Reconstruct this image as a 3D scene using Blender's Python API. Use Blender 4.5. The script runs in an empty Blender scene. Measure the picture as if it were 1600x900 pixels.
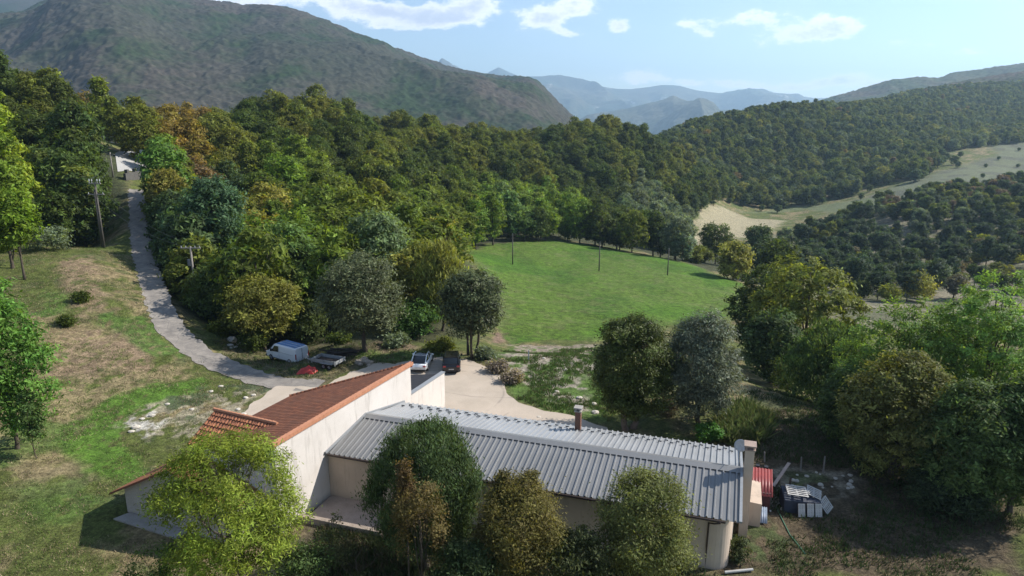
import bpy, bmesh, math, random
import numpy as np
from math import radians, sin, cos, tan, pi, log, sqrt, atan2
from mathutils import Vector, Matrix

scene = bpy.context.scene
COL = scene.collection
# ------------------------------------------------------------------ camera, light, exposure
F, TH, H = 1067.0, radians(13.8), 25.0
cam_d = bpy.data.cameras.new('camera'); cam = bpy.data.objects.new('camera', cam_d); COL.objects.link(cam)
cam_d.lens = 36 * F / 1600; cam_d.sensor_width = 36; cam_d.clip_start = .5; cam_d.clip_end = 60000
cam.location = (0, 0, H); cam.rotation_euler = (pi / 2 - TH, 0, 0)
scene.camera = cam
SUN_AZ, SUN_EL = radians(74), radians(39)
sl = bpy.data.lights.new('sun', 'SUN'); so = bpy.data.objects.new('sun', sl); COL.objects.link(so)
sl.energy = 5.0; sl.angle = radians(.55); sl.color = (1, .95, .87)
sdir = Vector((sin(SUN_AZ) * cos(SUN_EL), cos(SUN_AZ) * cos(SUN_EL), sin(SUN_EL)))
so.rotation_euler = sdir.to_track_quat('Z', 'Y').to_euler(); so.location = sdir * 300
scene.view_settings.view_transform = 'Standard'; scene.view_settings.look = 'None'
scene.view_settings.exposure = .72; scene.view_settings.gamma = 1
scene.render.engine = 'CYCLES'
cy = scene.cycles
cy.max_bounces = 6; cy.diffuse_bounces = 3; cy.glossy_bounces = 2; cy.transmission_bounces = 4; cy.volume_bounces = 0
cy.transparent_max_bounces = 4; cy.use_denoising = True
cy.caustics_reflective = False; cy.caustics_refractive = False

# ------------------------------------------------------------------ node helpers
class NT:
    def __init__(s, tree): s.t = tree; s.n = tree.nodes; s.l = tree.links
    def new(s, ty, **k):
        n = s.n.new(ty)
        for a, b in k.items():
            if a.startswith('i_'):
                key = a[2:]
                key = int(key) if key.isdigit() else key.replace('_', ' ')
                if isinstance(b, bpy.types.NodeSocket): s.l.new(b, n.inputs[key])
                else: n.inputs[key].default_value = b
            else: setattr(n, a, b)
        return n
    def math(s, op, a, b=None, clamp=False):
        n = s.n.new('ShaderNodeMath'); n.operation = op; n.use_clamp = clamp
        for i, v in enumerate((a, b)):
            if v is None: continue
            if isinstance(v, bpy.types.NodeSocket): s.l.new(v, n.inputs[i])
            else: n.inputs[i].default_value = v
        return n.outputs[0]
    def mix(s, f, a, b, bt='MIX'):
        n = s.n.new('ShaderNodeMix'); n.data_type = 'RGBA'; n.blend_type = bt
        for i, v in ((0, f), (6, a), (7, b)):
            if isinstance(v, bpy.types.NodeSocket): s.l.new(v, n.inputs[i])
            else: n.inputs[i].default_value = (tuple(v) + (1,))[:4] if i and not isinstance(v, float) else v
        return n.outputs[2]
    def noise(s, co, scale, detail=4, rough=.6, out=0):
        return s.new('ShaderNodeTexNoise', i_Vector=co, i_Scale=scale, i_Detail=float(detail), i_Roughness=rough).outputs[out]
    def ramp(s, f, stops):
        n = s.n.new('ShaderNodeValToRGB'); s.l.new(f, n.inputs[0])
        e = n.color_ramp.elements
        while len(e) < len(stops): e.new(.5)
        for q, (p, c) in zip(e, stops):
            q.position = p; q.color = (c, c, c, 1) if isinstance(c, (int, float)) else tuple(c) + (1,)
        return n.outputs[0]

def mk(name, rough=.8, spec=.3, metal=0.0):
    m = bpy.data.materials.new(name); m.use_nodes = True; N = NT(m.node_tree); N.n.clear()
    out = N.new('ShaderNodeOutputMaterial')
    b = N.new('ShaderNodeBsdfPrincipled', i_Roughness=rough, i_Metallic=metal)
    b.inputs['Specular IOR Level'].default_value = spec
    N.l.new(b.outputs[0], out.inputs[0])
    return m, N, b, out

def surf(name, col, col2=None, scale=3.0, rough=.8, spec=.3, metal=0.0, bump=0.0, bscale=None, detail=5, world=True, fine=.25):
    """a plain surface with soft mottling, small stains and bump"""
    m, N, b, out = mk(name, rough, spec, metal)
    tc = N.new('ShaderNodeTexCoord').outputs['Object']
    col2 = col2 or tuple(c * .72 for c in col)
    f = N.ramp(N.noise(tc, scale, detail, .65), [(.3, 0.), (.7, 1.)])
    c = N.mix(f, col, col2)
    g = N.ramp(N.noise(tc, scale * 9, 3, .6), [(.25, 1 - fine), (.75, 1.)])
    c = N.mix(1.0, c, g, 'MULTIPLY')
    N.l.new(c, b.inputs['Base Color'])
    if bump:
        bn = N.new('ShaderNodeBump', i_Strength=bump, i_Distance=.05, i_Height=N.noise(tc, bscale or scale * 6, 4, .6))
        N.l.new(bn.outputs[0], b.inputs['Normal'])
    return m

# ------------------------------------------------------------------ sky
w = bpy.data.worlds.new('World'); scene.world = w; w.use_nodes = True
N = NT(w.node_tree); N.n.clear()
wo = N.new('ShaderNodeOutputWorld')
sky = N.new('ShaderNodeTexSky', sky_type='NISHITA', sun_disc=False, sun_elevation=SUN_EL, sun_rotation=SUN_AZ,
            altitude=900.0, air_density=1.0, dust_density=.5, ozone_density=2.2)
tc = N.new('ShaderNodeTexCoord').outputs['Generated']
sep = N.new('ShaderNodeSeparateXYZ', i_0=tc)
X, Y, Z = sep.outputs
yy = N.math('MAXIMUM', Y, .05)
U = N.math('DIVIDE', X, yy); V = N.math('DIVIDE', Z, yy)       # tangent of bearing and of height: a cloud map on the sky
cv = N.new('ShaderNodeCombineXYZ', i_0=U, i_1=N.math('MULTIPLY', V, 1.9)).outputs[0]
warp = N.noise(cv, 7.0, 5, .6, out=1)
wsub = N.new('ShaderNodeVectorMath', operation='SUBTRACT', i_0=warp, i_1=(.5, .5, .5)).outputs[0]
wsc = N.new('ShaderNodeVectorMath', operation='SCALE', i_0=wsub, i_Scale=.07).outputs[0]
wv = N.new('ShaderNodeSeparateXYZ', i_0=wsc)
Uw = N.math('ADD', U, wv.outputs[0]); Vw = N.math('ADD', V, N.math('MULTIPLY', wv.outputs[1], .6))
def uv(px, py):
    x = (px - 800) / F; y = (450 - py) / F
    r = (x, cos(TH) + y * sin(TH), -sin(TH) + y * cos(TH))
    return r[0] / r[1], r[2] / r[1]
clouds = [(545, 10, 52, 20, 1.), (615, 20, 50, 20, 1.1), (690, 28, 44, 17, 1.2), (745, 10, 42, 20, 1.0), (600, 44, 40, 8, .6), (845, 28, 32, 18, 1.2), (900, 8, 36, 18, 1.1),
          (885, 48, 26, 7, .8), (958, 42, 19, 14, 1.05), (1075, 32, 38, 11, .75), (1180, 28, 60, 14, .8), (1112, 50, 18, 10, .6),
          (1235, 58, 55, 17, .85), (1315, 48, 48, 17, .85), (1290, 36, 40, 10, .6), (1415, 72, 34, 10, .6), (1510, 80, 50, 11, .6),
          (1000, 122, 42, 13, .85), (1150, 130, 60, 9, .7), (1250, 132, 70, 9, .7), (1330, 126, 60, 10, .75), (1420, 128, 70, 8, .6), (1060, 130, 60, 8, .5), (1520, 108, 60, 8, .4),
          (440, -6, 90, 14, .8), (350, 0, 60, 12, .7), (260, 0, 60, 14, .6), (1440, 45, 30, 6, .3), (1060, 8, 60, 6, .2)]
acc = None
for px, py, rx, ry, s_ in clouds:
    u0, v0 = uv(px, py)
    a = N.math('DIVIDE', N.math('SUBTRACT', Uw, u0), rx / F); b_ = N.math('DIVIDE', N.math('SUBTRACT', Vw, v0), ry / F)
    d2 = N.math('ADD', N.math('MULTIPLY', a, a), N.math('MULTIPLY', b_, b_))
    g = N.math('MULTIPLY', N.math('POWER', 2.718, N.math('MULTIPLY', d2, -1.0)), s_)
    acc = g if acc is None else N.math('ADD', acc, g)
nz = N.noise(cv, 34.0, 10, .72)
dens = N.math('ADD', acc, N.math('MULTIPLY', N.math('SUBTRACT', nz, .52), 1.9))
mask = N.new('ShaderNodeMapRange', interpolation_type='SMOOTHERSTEP', i_0=dens, i_1=.34, i_2=.95, i_3=0., i_4=.93).outputs[0]
mask = N.math('MULTIPLY', mask, N.new('ShaderNodeMapRange', interpolation_type='SMOOTHSTEP', i_0=acc, i_1=.06, i_2=.3).outputs[0])
thick = N.new('ShaderNodeMapRange', interpolation_type='SMOOTHSTEP', i_0=N.math('ADD', dens, N.math('MULTIPLY', N.noise(cv, 9., 4, .5), .8)), i_1=.9, i_2=1.9).outputs[0]
ccol = N.mix(thick, (9.2, 9.2, 9.4), (4.6, 5.1, 6.3))
# the thin veil of high cloud towards the sun and the horizon
veil = N.math('MULTIPLY', N.ramp(N.noise(cv, 3.0, 6, .55), [(.35, 0.), (.75, 1.)]), .22)
base = N.mix(veil, sky.outputs[0], (7.0, 7.6, 8.4))
skc = N.mix(mask, base, ccol)
bg = N.new('ShaderNodeBackground', i_Color=skc, i_Strength=.108)
N.l.new(bg.outputs[0], wo.inputs[0])

# ------------------------------------------------------------------ tags
def tag(o, label=None, cat=None, group=None, kind=None):
    if label: o['label'] = label
    if cat: o['category'] = cat
    if group: o['group'] = group
    if kind: o['kind'] = kind
    return o
def empty(name, loc, rz=0.0, label=None, cat=None, group=None):
    o = bpy.data.objects.new(name, None); COL.objects.link(o); o.location = loc; o.rotation_euler = (0, 0, rz); o.empty_display_size = .3
    return tag(o, label, cat, group)
def mesh_obj(name, verts, faces, mat, parent=None, smooth=False):
    me = bpy.data.meshes.new(name); me.from_pydata([tuple(map(float, v)) for v in verts], [], [tuple(f) for f in faces]); me.update()
    if mat: me.materials.append(mat)
    if smooth: me.polygons.foreach_set('use_smooth', [True] * len(me.polygons))
    o = bpy.data.objects.new(name, me); COL.objects.link(o)
    if parent: o.parent = parent
    return o
def fast_mesh(name, co, quads, mat, parent=None, smooth=False):
    """numpy mesh of quads"""
    me = bpy.data.meshes.new(name); co = np.asarray(co, np.float32); quads = np.asarray(quads, np.int32)
    k = quads.shape[1]
    me.vertices.add(len(co)); me.vertices.foreach_set('co', co.ravel())
    me.loops.add(quads.size); me.loops.foreach_set('vertex_index', quads.ravel())
    me.polygons.add(len(quads)); me.polygons.foreach_set('loop_start', np.arange(0, quads.size, k, dtype=np.int32))
    me.update(calc_edges=True)
    me.polygons.foreach_set('use_smooth', np.full(len(quads), smooth))
    if mat: me.materials.append(mat)
    o = bpy.data.objects.new(name, me); COL.objects.link(o)
    if parent: o.parent = parent
    return o

class MB:
    """collects solids, links them as one mesh object"""
    def __init__(s): s.v = []; s.f = []
    def add(s, vs, fs):
        o = len(s.v); s.v += [tuple(v) for v in vs]; s.f += [tuple(i + o for i in f) for f in fs]; return s
    def box(s, x0, x1, y0, y1, z0, z1, M=None):
        vs = [Vector((x, y, z)) for z in (z0, z1) for y in (y0, y1) for x in (x0, x1)]
        if M: vs = [M @ v for v in vs]
        return s.add(vs, [(0, 2, 3, 1), (4, 5, 7, 6), (0, 1, 5, 4), (2, 6, 7, 3), (0, 4, 6, 2), (1, 3, 7, 5)])
    def prism(s, pts, z0, z1):
        """vertical prism; z0/z1 numbers or lists per vertex"""
        n = len(pts); z0 = z0 if isinstance(z0, (list, tuple)) else [z0] * n; z1 = z1 if isinstance(z1, (list, tuple)) else [z1] * n
        vs = [(p[0], p[1], z) for p, z in zip(pts, z0)] + [(p[0], p[1], z) for p, z in zip(pts, z1)]
        fs = [tuple(range(n))[::-1], tuple(range(n, 2 * n))] + [(i, (i + 1) % n, n + (i + 1) % n, n + i) for i in range(n)]
        return s.add(vs, fs)
    def tube(s, pts, rad, n=8, caps=True):
        pts = [Vector(p) for p in pts]; rad = rad if isinstance(rad, (list, tuple)) else [rad] * len(pts)
        base = len(s.v); up = None
        for i, p in enumerate(pts):
            d = (pts[min(i + 1, len(pts) - 1)] - pts[max(i - 1, 0)]).normalized()
            if up is None: up = Vector((0, 0, 1)) if abs(d.z) < .9 else Vector((1, 0, 0))
            a = d.cross(up).normalized(); b = d.cross(a).normalized(); up = -b if False else up
            for k in range(n):
                t = 2 * pi * k / n; s.v.append(tuple(p + (a * cos(t) + b * sin(t)) * rad[i]))
        for i in range(len(pts) - 1):
            for k in range(n):
                k2 = (k + 1) % n; s.f.append((base + i * n + k, base + i * n + k2, base + (i + 1) * n + k2, base + (i + 1) * n + k))
        if caps:
            s.f.append(tuple(base + k for k in range(n))[::-1]); s.f.append(tuple(base + (len(pts) - 1) * n + k for k in range(n)))
        return s
    def build(s, name, mat, parent=None, smooth=False, bevel=0.0):
        o = mesh_obj(name, s.v, s.f, mat, parent, smooth)
        if bevel:
            m = o.modifiers.new('bevel', 'BEVEL'); m.width = bevel; m.segments = 2; m.limit_method = 'ANGLE'
        return o

# ------------------------------------------------------------------ noise in numpy
def vnoise(x, y, seed=0):
    xi = np.floor(x).astype(np.int64); yi = np.floor(y).astype(np.int64); fx = x - xi; fy = y - yi
    fx = fx * fx * (3 - 2 * fx); fy = fy * fy * (3 - 2 * fy)
    def h(a, b):
        n = (a * 374761393 + b * 668265263 + seed * 1442695041) & 0xffffffff
        n = ((n ^ (n >> 13)) * 1274126177) & 0xffffffff
        return ((n ^ (n >> 16)) & 0xffff) / 65535.
    return (h(xi, yi) * (1 - fx) + h(xi + 1, yi) * fx) * (1 - fy) + (h(xi, yi + 1) * (1 - fx) + h(xi + 1, yi + 1) * fx) * fy
def fbm(x, y, oct=5, seed=0, g=.5):
    r = 0; a = 1; t = 0
    for i in range(oct):
        r = r + a * vnoise(x * 2 ** i + 13.7 * i, y * 2 ** i - 7.1 * i, seed + i); t += a; a *= g
    return r / t
def sstep(a, b, x):
    t = np.clip((x - a) / (b - a), 0, 1); return t * t * (3 - 2 * t)

# ------------------------------------------------------------------ pixel rays (used only to read positions on the ground off the photograph)
def ray(px, py):
    x = (px - 800) / F; y = (450 - py) / F
    return np.array([x, cos(TH) + y * sin(TH), -sin(TH) + y * cos(TH)])
def atY(px, py, Yd):
    r = ray(px, py); return np.array([0, 0, H]) + r * (Yd / r[1])
def atz(px, py, z=0.0):
    r = ray(px, py); return np.array([0, 0, H]) + r * ((z - H) / r[2])
def proj(p):
    v = np.asarray(p, float) - np.array([0, 0, H]); zc = v[..., 1] * cos(TH) - v[..., 2] * sin(TH); yc = v[..., 1] * sin(TH) + v[..., 2] * cos(TH)
    return 800 + F * v[..., 0] / zc, 450 - F * yc / zc

# ------------------------------------------------------------------ terrain height from surveyed points
CP = []   # (X, Y, Z)
def cp(px, py, Yd, h=0.0):
    p = atY(px, py, Yd); CP.append((p[0], p[1], p[2] - h))
for a in [(210, 243, 182), (212, 262, 166), (215, 300, 138), (215, 350, 117), (225, 400, 104), (245, 450, 93),
          (60, 372, 106), (150, 388, 101), (0, 335, 125), (90, 440, 84), (0, 480, 76), (60, 560, 62), (150, 500, 74),
          # meadow
          (730, 395, 158), (820, 376, 212), (900, 380, 218), (1000, 397, 205), (1080, 413, 190), (1150, 440, 160), (1150, 490, 118),
          (801, 413, 165), (936, 423, 160), (1043, 430, 155), (860, 470, 118), (980, 470, 120), (1060, 480, 120), (800, 500, 99), (900, 535, 88), (800, 536, 86.5),
          # valley floor
          (1090, 350, 340), (1130, 328, 430), (1200, 342, 420), (1250, 330, 470), (1150, 338, 440),
          (1560, 232, 640), (1600, 218, 740), (1600, 262, 560), (1430, 292, 470), (1380, 308, 450), (1500, 272, 500),
          # right hillside floor
          (1300, 450, 195), (1400, 445, 200), (1500, 440, 205), (1340, 478, 150), (1600, 450, 185), (1180, 440, 175)]: cp(*a)
for a in [(0, 122, 165), (50, 122, 168), (110, 135, 172), (150, 152, 175), (200, 168, 205), (280, 192, 215), (340, 195, 220),
          (380, 172, 235), (450, 156, 245), (550, 158, 290), (620, 176, 320), (700, 197, 350), (800, 205, 400), (900, 193, 450),
          (950, 189, 470), (1010, 202, 470), (1060, 237, 455), (1110, 290, 435),
          (300, 300, 135), (350, 420, 98), (420, 330, 122), (500, 300, 140), (450, 240, 180), (600, 300, 180), (560, 230, 220), (700, 300, 230), (760, 260, 290),
          (850, 260, 330), (950, 260, 350), (1000, 310, 310), (1060, 320, 330), (900, 320, 270), (820, 310, 235),
          (60, 250, 138), (130, 290, 118)]: cp(*a, 12)
for a in [(1050, 207, 640), (1100, 182, 700), (1200, 162, 780), (1250, 157, 800), (1330, 163, 850), (1400, 158, 900), (1500, 165, 950), (1600, 168, 980),
          (1150, 260, 560), (1250, 260, 570), (1350, 240, 600), (1300, 200, 680), (1450, 200, 740), (1550, 190, 850), (1450, 132, 1500), (1600, 118, 1550), (1350, 160, 1300)]: cp(*a, 11)
for a in [(1600, 282, 370), (1500, 298, 365), (1440, 292, 365), (1380, 312, 365), (1300, 332, 365), (1200, 354, 330), (1130, 368, 300), (1550, 360, 270), (1400, 380, 260), (1250, 400, 235)]: cp(*a, 6)
for x, y, z in [(-30, 50, .3), (-30, 40, .3), (-20, 40, 0), (-20, 60, 0), (-20, 72, 0), (0, 30, 0), (0, 45, 0), (0, 60, 0), (0, 70, -.3), (12, 30, 0), (20, 40, 0), (20, 55, -1), (25, 75, -4),
                (12, 75, -2), (35, 45, -.5), (35, 32, 0), (-10, 22, 0), (10, 20, 0), (-30, 25, 0), (45, 60, -3), (60, 45, -1), (-45, 45, 1.5), (-60, 40, 3.5), (-42, 60, 1.2), (-36, 72, .6),
                (-42, 87, 1.2), (-20, 88, -1), (-8, 88, -2), (-5, 110, -5), (-25, 110, -.5), (40, 100, -9), (60, 85, -8), (80, 70, -4), (-10, 16, 0), (20, 14, 0), (-80, 20, 5), (80, 20, 0), (45, 25, 0),
                (-150, 60, 22), (-260, 120, 40), (200, 60, 8), (320, 120, 15), (120, 60, 0), (-150, 160, 26), (-400, 300, 40), (-350, 600, -10), (-150, 500, -20), (0, 700, -40), (-700, 900, -30), (150, 1500, -80),
                (0, 1000, -60), (-300, 1500, -70), (-1500, 1600, -40), (500, 2200, -90), (0, 3000, -120), (1500, 2600, 0), (-1500, 3000, -100), (2500, 1500, 120), (900, 800, 60), (600, 450, 30), (-60, 300, 2), (-200, 320, 5), (60, 560, -28),
                (300, 1000, -20), (2000, 6000, -150), (-2000, 6000, -150), (0, 14000, -200), (9000, 14000, -200), (-9000, 14000, -200)]:
    CP.append((x, y, z))
CP = np.array(CP)
_A, _B = 3.0, 1.6
def _par(x, y):
    y = np.maximum(y, 8.); return np.stack([x / y * _A, np.log(y) * _B], -1)
_q = _par(CP[:, 0], CP[:, 1])
def _tps(r2): return np.where(r2 > 1e-12, r2 * np.log(np.maximum(r2, 1e-12)), 0) * .5
_n = len(_q); _K = _tps(((_q[:, None] - _q[None]) ** 2).sum(-1)) + np.eye(_n) * .02
_P = np.c_[np.ones(_n), _q]
_M = np.zeros((_n + 3, _n + 3)); _M[:_n, :_n] = _K; _M[:_n, _n:] = _P; _M[_n:, :_n] = _P.T
_w = np.linalg.solve(_M, np.r_[CP[:, 2], 0, 0, 0])
def height(x, y):
    x = np.atleast_1d(np.asarray(x, float)); y = np.atleast_1d(np.asarray(y, float)); sh = x.shape
    x = x.ravel(); y = y.ravel(); out = np.empty(len(x))
    for i in range(0, len(x), 40000):
        xs, ys = x[i:i + 40000], y[i:i + 40000]; q = _par(xs, ys)
        r2 = (q ** 2).sum(1)[:, None] + (_q ** 2).sum(1)[None] - 2 * q @ _q.T
        out[i:i + 40000] = _tps(np.maximum(r2, 0)) @ _w[:_n] + _w[_n] + q @ _w[_n + 1:]
    # the levelled platform round the house
    flat = sstep(34, 22, np.hypot((x - 0) / 1.15, y - 48) ) * sstep(78, 70, y)
    out *= 1 - flat
    rough = fbm(x / 9., y / 9., 4, 3) - .5
    out += rough * np.clip(y / 60., 0, 1.4) * (1 - flat) * .8 + (fbm(x / 1.6, y / 1.6, 3, 9) - .5) * .16 * (1 - flat * .9)
    return out.reshape(sh)
_Ys = np.exp(np.linspace(log(18), log(2500), 1500))
def G(px, py):
    """ground point seen at a photograph pixel"""
    r = ray(px, py); P = np.array([0, 0, H]) + r * (_Ys / r[1])[:, None]
    hh = height(P[:, 0], P[:, 1]); k = np.argmax(P[:, 2] < hh)
    if k == 0: k = len(_Ys) - 1
    a = P[k - 1]; b = P[k]; da = a[2] - hh[k - 1]; db = hh[k] - b[2]; t = da / max(da + db, 1e-6)
    p = a + (b - a) * t; return Vector((p[0], p[1], float(height(p[0], p[1])[0])))
def hz(x, y): return float(height(x, y)[0])
# ================================================================== ground sheet
def poly_mask(x, y, pts, soft):
    """signed soft mask of a world polygon"""
    pts = np.array([(p[0], p[1]) for p in pts]); inside = np.zeros(x.shape, bool); dmin = np.full(x.shape, 1e9)
    j = len(pts) - 1
    for i in range(len(pts)):
        xi, yi = pts[i]; xj, yj = pts[j]
        c = ((yi > y) != (yj > y)) & (x < (xj - xi) * (y - yi) / (yj - yi + 1e-12) + xi); inside ^= c
        ex, ey = xj - xi, yj - yi; t = np.clip(((x - xi) * ex + (y - yi) * ey) / (ex * ex + ey * ey + 1e-9), 0, 1)
        dmin = np.minimum(dmin, np.hypot(x - xi - t * ex, y - yi - t * ey)); j = i
    sd = np.where(inside, dmin, -dmin)
    return sd / soft
def PG(*pts): return [G(*p) for p in pts]

YARD = [atz(*p) for p in [(372, 652), (395, 630), (432, 604), (500, 606), (560, 577), (590, 567), (618, 569), (650, 562), (690, 558), (726, 561), (752, 569), (772, 581), (786, 597), (793, 615),
                          (812, 632), (850, 643), (900, 652), (950, 668), (940, 720), (700, 690), (560, 700), (420, 690)]]
ROADC = [G(*p) for p in [(213, 298), (214, 318), (216, 352), (224, 400), (244, 465), (266, 512), (311, 554), (366, 580), (425, 597), (500, 603)]]
ROADC[-1].z = 0

us = np.concatenate([np.linspace(-2.4, -.86, 60)[:-1], np.linspace(-.86, .86, 900), np.linspace(.86, 2.4, 60)[1:]])
ly = np.concatenate([np.linspace(log(9), log(30), 60)[:-1], np.linspace(log(30), log(110), 360)[:-1], np.linspace(log(110), log(700), 300)[:-1], np.linspace(log(700), log(12500), 90)])
UU, LL = np.meshgrid(us, ly); GY = np.exp(LL); GX = UU * GY
GZ = height(GX, GY)
nu, nl = len(us), len(ly)
MEADOW = PG((722, 393), (760, 384), (820, 377), (880, 375), (950, 389), (1000, 398), (1080, 413), (1110, 426), (1158, 442), (1160, 490), (1130, 505), (1040, 512), (930, 534), (860, 531), (800, 538), (776, 500), (760, 440))
def blend(c, col, m): return c + (np.array(col, np.float32) - c) * m[..., None]
n1 = fbm(GX / 7, GY / 7, 5, 21); n2 = fbm(GX / 1.8, GY / 1.8, 4, 5); n3 = fbm(GX / 26, GY / 26, 4, 77); n4 = fbm(GX / .7, GY / .9, 3, 15)
gc = np.zeros(GX.shape + (3,), np.float32) + np.array((.098, .118, .030), np.float32)
gc = blend(gc, (.25, .195, .105), sstep(.44, .60, n1 * .6 + n2 * .4))
gc = blend(gc, (.055, .085, .024), sstep(.55, .68, n2) * .7)
def zone(pts, col, soft, wob=1.2, amt=1.0, nn=None, lo=-.5, hi=.5):
    global gc
    sd = poly_mask(GX, GY, pts, 1.0) + (n2 - .5) * wob * 4 + (n1 - .5) * wob * 5
    m = sstep(-soft, soft, sd) * amt
    if nn is not None: m = m * sstep(lo, hi, nn)
    gc = blend(gc, col, m)
NEAR = sstep(200, 120, GY)
# woodland floor behind the treelines
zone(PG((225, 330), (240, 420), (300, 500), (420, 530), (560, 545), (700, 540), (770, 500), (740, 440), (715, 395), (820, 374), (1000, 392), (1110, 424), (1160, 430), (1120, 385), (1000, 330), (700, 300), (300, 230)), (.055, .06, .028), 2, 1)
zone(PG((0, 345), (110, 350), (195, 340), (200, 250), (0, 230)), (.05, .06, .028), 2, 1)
# left field: mown dry bands, tawny cut grass, fresh green swathe
zone(PG((0, 560), (60, 600), (100, 640), (0, 700)), (.24, .19, .10), 1, .8, .8, n2, .35, .6)
zone(PG((85, 405), (140, 400), (165, 480), (120, 500)), (.25, .18, .115), .8, .6, .9, n4, .3, .55)
zone(PG((120, 520), (200, 508), (255, 540), (250, 590), (150, 610), (90, 585)), (.26, .185, .12), 1, .8, .9, n4, .3, .55)
zone(PG((0, 640), (130, 590), (280, 575), (330, 590), (230, 610), (150, 640), (110, 700), (0, 740)), (.27, .215, .115), .7, .7, .9, n4, .3, .5)
zone(PG((0, 745), (70, 730), (170, 700), (160, 745), (60, 790), (0, 800)), (.22, .17, .10), .7, .6, .7, n4, .35, .55)
zone(PG((110, 668), (160, 626), (230, 600), (320, 586), (345, 598), (300, 620), (210, 650), (190, 680), (230, 720), (215, 760), (140, 740), (110, 710)), (.085, .165, .022), .6, .5, 1., n4, .15, .4)
zone(PG((60, 450), (110, 460), (100, 490), (70, 490)), (.08, .15, .025), .8, .6, .9)
zone(PG((150, 493), (215, 495), (245, 520), (285, 555), (240, 560), (210, 530), (150, 505)), (.075, .14, .025), .6, .6, .9, n4, .2, .45)
zone(PG((0, 700), (40, 655), (90, 660), (80, 700), (0, 730)), (.08, .145, .028), .7, .6, .8)
zone(PG((0, 760), (120, 745), (180, 800), (100, 830), (0, 820)), (.075, .135, .026), .7, .6, .7, n4, .25, .5)
zone(PG((195, 655), (260, 625), (330, 600), (420, 603), (395, 632), (372, 655), (300, 690), (230, 690)), (.33, .29, .20), .7, .7, .95, n4, .38, .52)
zone(PG((260, 620), (330, 598), (425, 600), (390, 640), (330, 650), (300, 650)), (.07, .095, .045), .5, .6, .9, n2, .5, .56)
zone(PG((195, 660), (225, 640), (255, 655), (245, 680), (210, 690)), (.55, .52, .46), .3, .4, .9, n4, .48, .6)
# verge by the van, bank beyond the yard
zone(PG((330, 530), (400, 515), (560, 540), (640, 558), (560, 575), (500, 600), (430, 590), (350, 560)), (.12, .105, .06), .6, .5, .9, n4, .3, .55)
zone(PG((540, 556), (600, 545), (680, 550), (720, 556), (690, 563), (600, 566)), (.09, .15, .03), .5, .5, .8)
zone(PG((580, 540), (600, 526), (640, 528), (650, 545), (600, 552)), (.20, .15, .10), .5, .4, .9)
# rubble and weeds between yard and meadow
zone(PG((775, 565), (800, 540), (930, 540), (960, 600), (950, 660), (850, 640), (800, 620)), (.085, .15, .03), .8, .6, .95)
zone(PG((785, 560), (815, 540), (925, 545), (930, 580), (870, 590), (945, 650), (900, 645), (850, 600), (800, 590)), (.36, .31, .25), .6, .7, .95, n4, .42, .56)
zone(PG((795, 538), (930, 538), (925, 560), (830, 562)), (.30, .245, .19), .4, .5, .9, n4, .3, .5)
zone(PG((770, 520), (800, 516), (805, 532), (775, 535)), (.24, .16, .12), .4, .4, .9)
# right of the house
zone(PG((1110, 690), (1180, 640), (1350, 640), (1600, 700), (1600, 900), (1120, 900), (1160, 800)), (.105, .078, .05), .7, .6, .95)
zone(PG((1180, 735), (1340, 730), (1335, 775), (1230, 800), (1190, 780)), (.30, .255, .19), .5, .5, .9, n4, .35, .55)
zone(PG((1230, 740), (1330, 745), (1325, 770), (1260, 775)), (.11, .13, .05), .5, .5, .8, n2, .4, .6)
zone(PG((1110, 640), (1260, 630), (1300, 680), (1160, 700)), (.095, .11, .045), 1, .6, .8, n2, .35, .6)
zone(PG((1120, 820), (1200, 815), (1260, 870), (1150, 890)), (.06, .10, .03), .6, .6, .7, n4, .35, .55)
zone(PG((490, 790), (560, 775), (700, 860), (1120, 900), (480, 900)), (.10, .085, .055), .5, .5, .9)
zone(PG((1010, 450), (1160, 500), (1160, 600), (1140, 600), (1130, 520)), (.17, .13, .07), 1, .6, .6, n2, .4, .6)
# valley pastures and the stony right hillside
zone(PG((1060, 395), (1085, 345), (1105, 320), (1130, 322), (1230, 345), (1190, 372), (1110, 372)), (.33, .29, .185), 3, 1.4, 1.)
zone(PG((1150, 330), (1260, 326), (1400, 330), (1400, 300), (1240, 322)), (.13, .155, .075), 4, 1., .9)
zone(PG((1365, 305), (1430, 280), (1500, 262), (1560, 240), (1545, 225), (1600, 212), (1640, 300), (1500, 300), (1430, 318), (1360, 320)), (.135, .15, .085), 6, 2., 1.)
zone(PG((1365, 305), (1430, 280), (1500, 262), (1560, 240), (1545, 225), (1600, 212), (1640, 300), (1500, 300), (1430, 318), (1360, 320)), (.10, .105, .07), 6, 2., .9, fbm(GX / 16, GY / 16, 4, 91), .5, .6)
gc = blend(gc, (.048, .062, .028), sstep(760, 900, GY) * .92)
gc = blend(gc, (.085, .07, .05), sstep(760, 900, GY) * sstep(.5, .62, fbm(GX / 60, GY / 60, 4, 17)) * .8)
zone(PG((1440, 160), (1500, 148), (1600, 152), (1600, 172), (1500, 172)), (.10, .08, .068), 10, 2., .7)
zone(PG((1170, 380), (1300, 340), (1640, 290), (1640, 500), (1320, 510), (1270, 450)), (.23, .205, .145), 4, 1.4, 1.)
zone(PG((1170, 380), (1300, 340), (1640, 290), (1640, 500), (1320, 510), (1270, 450)), (.10, .105, .055), 4, 1.4, .9, n1, .45, .6)
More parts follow.
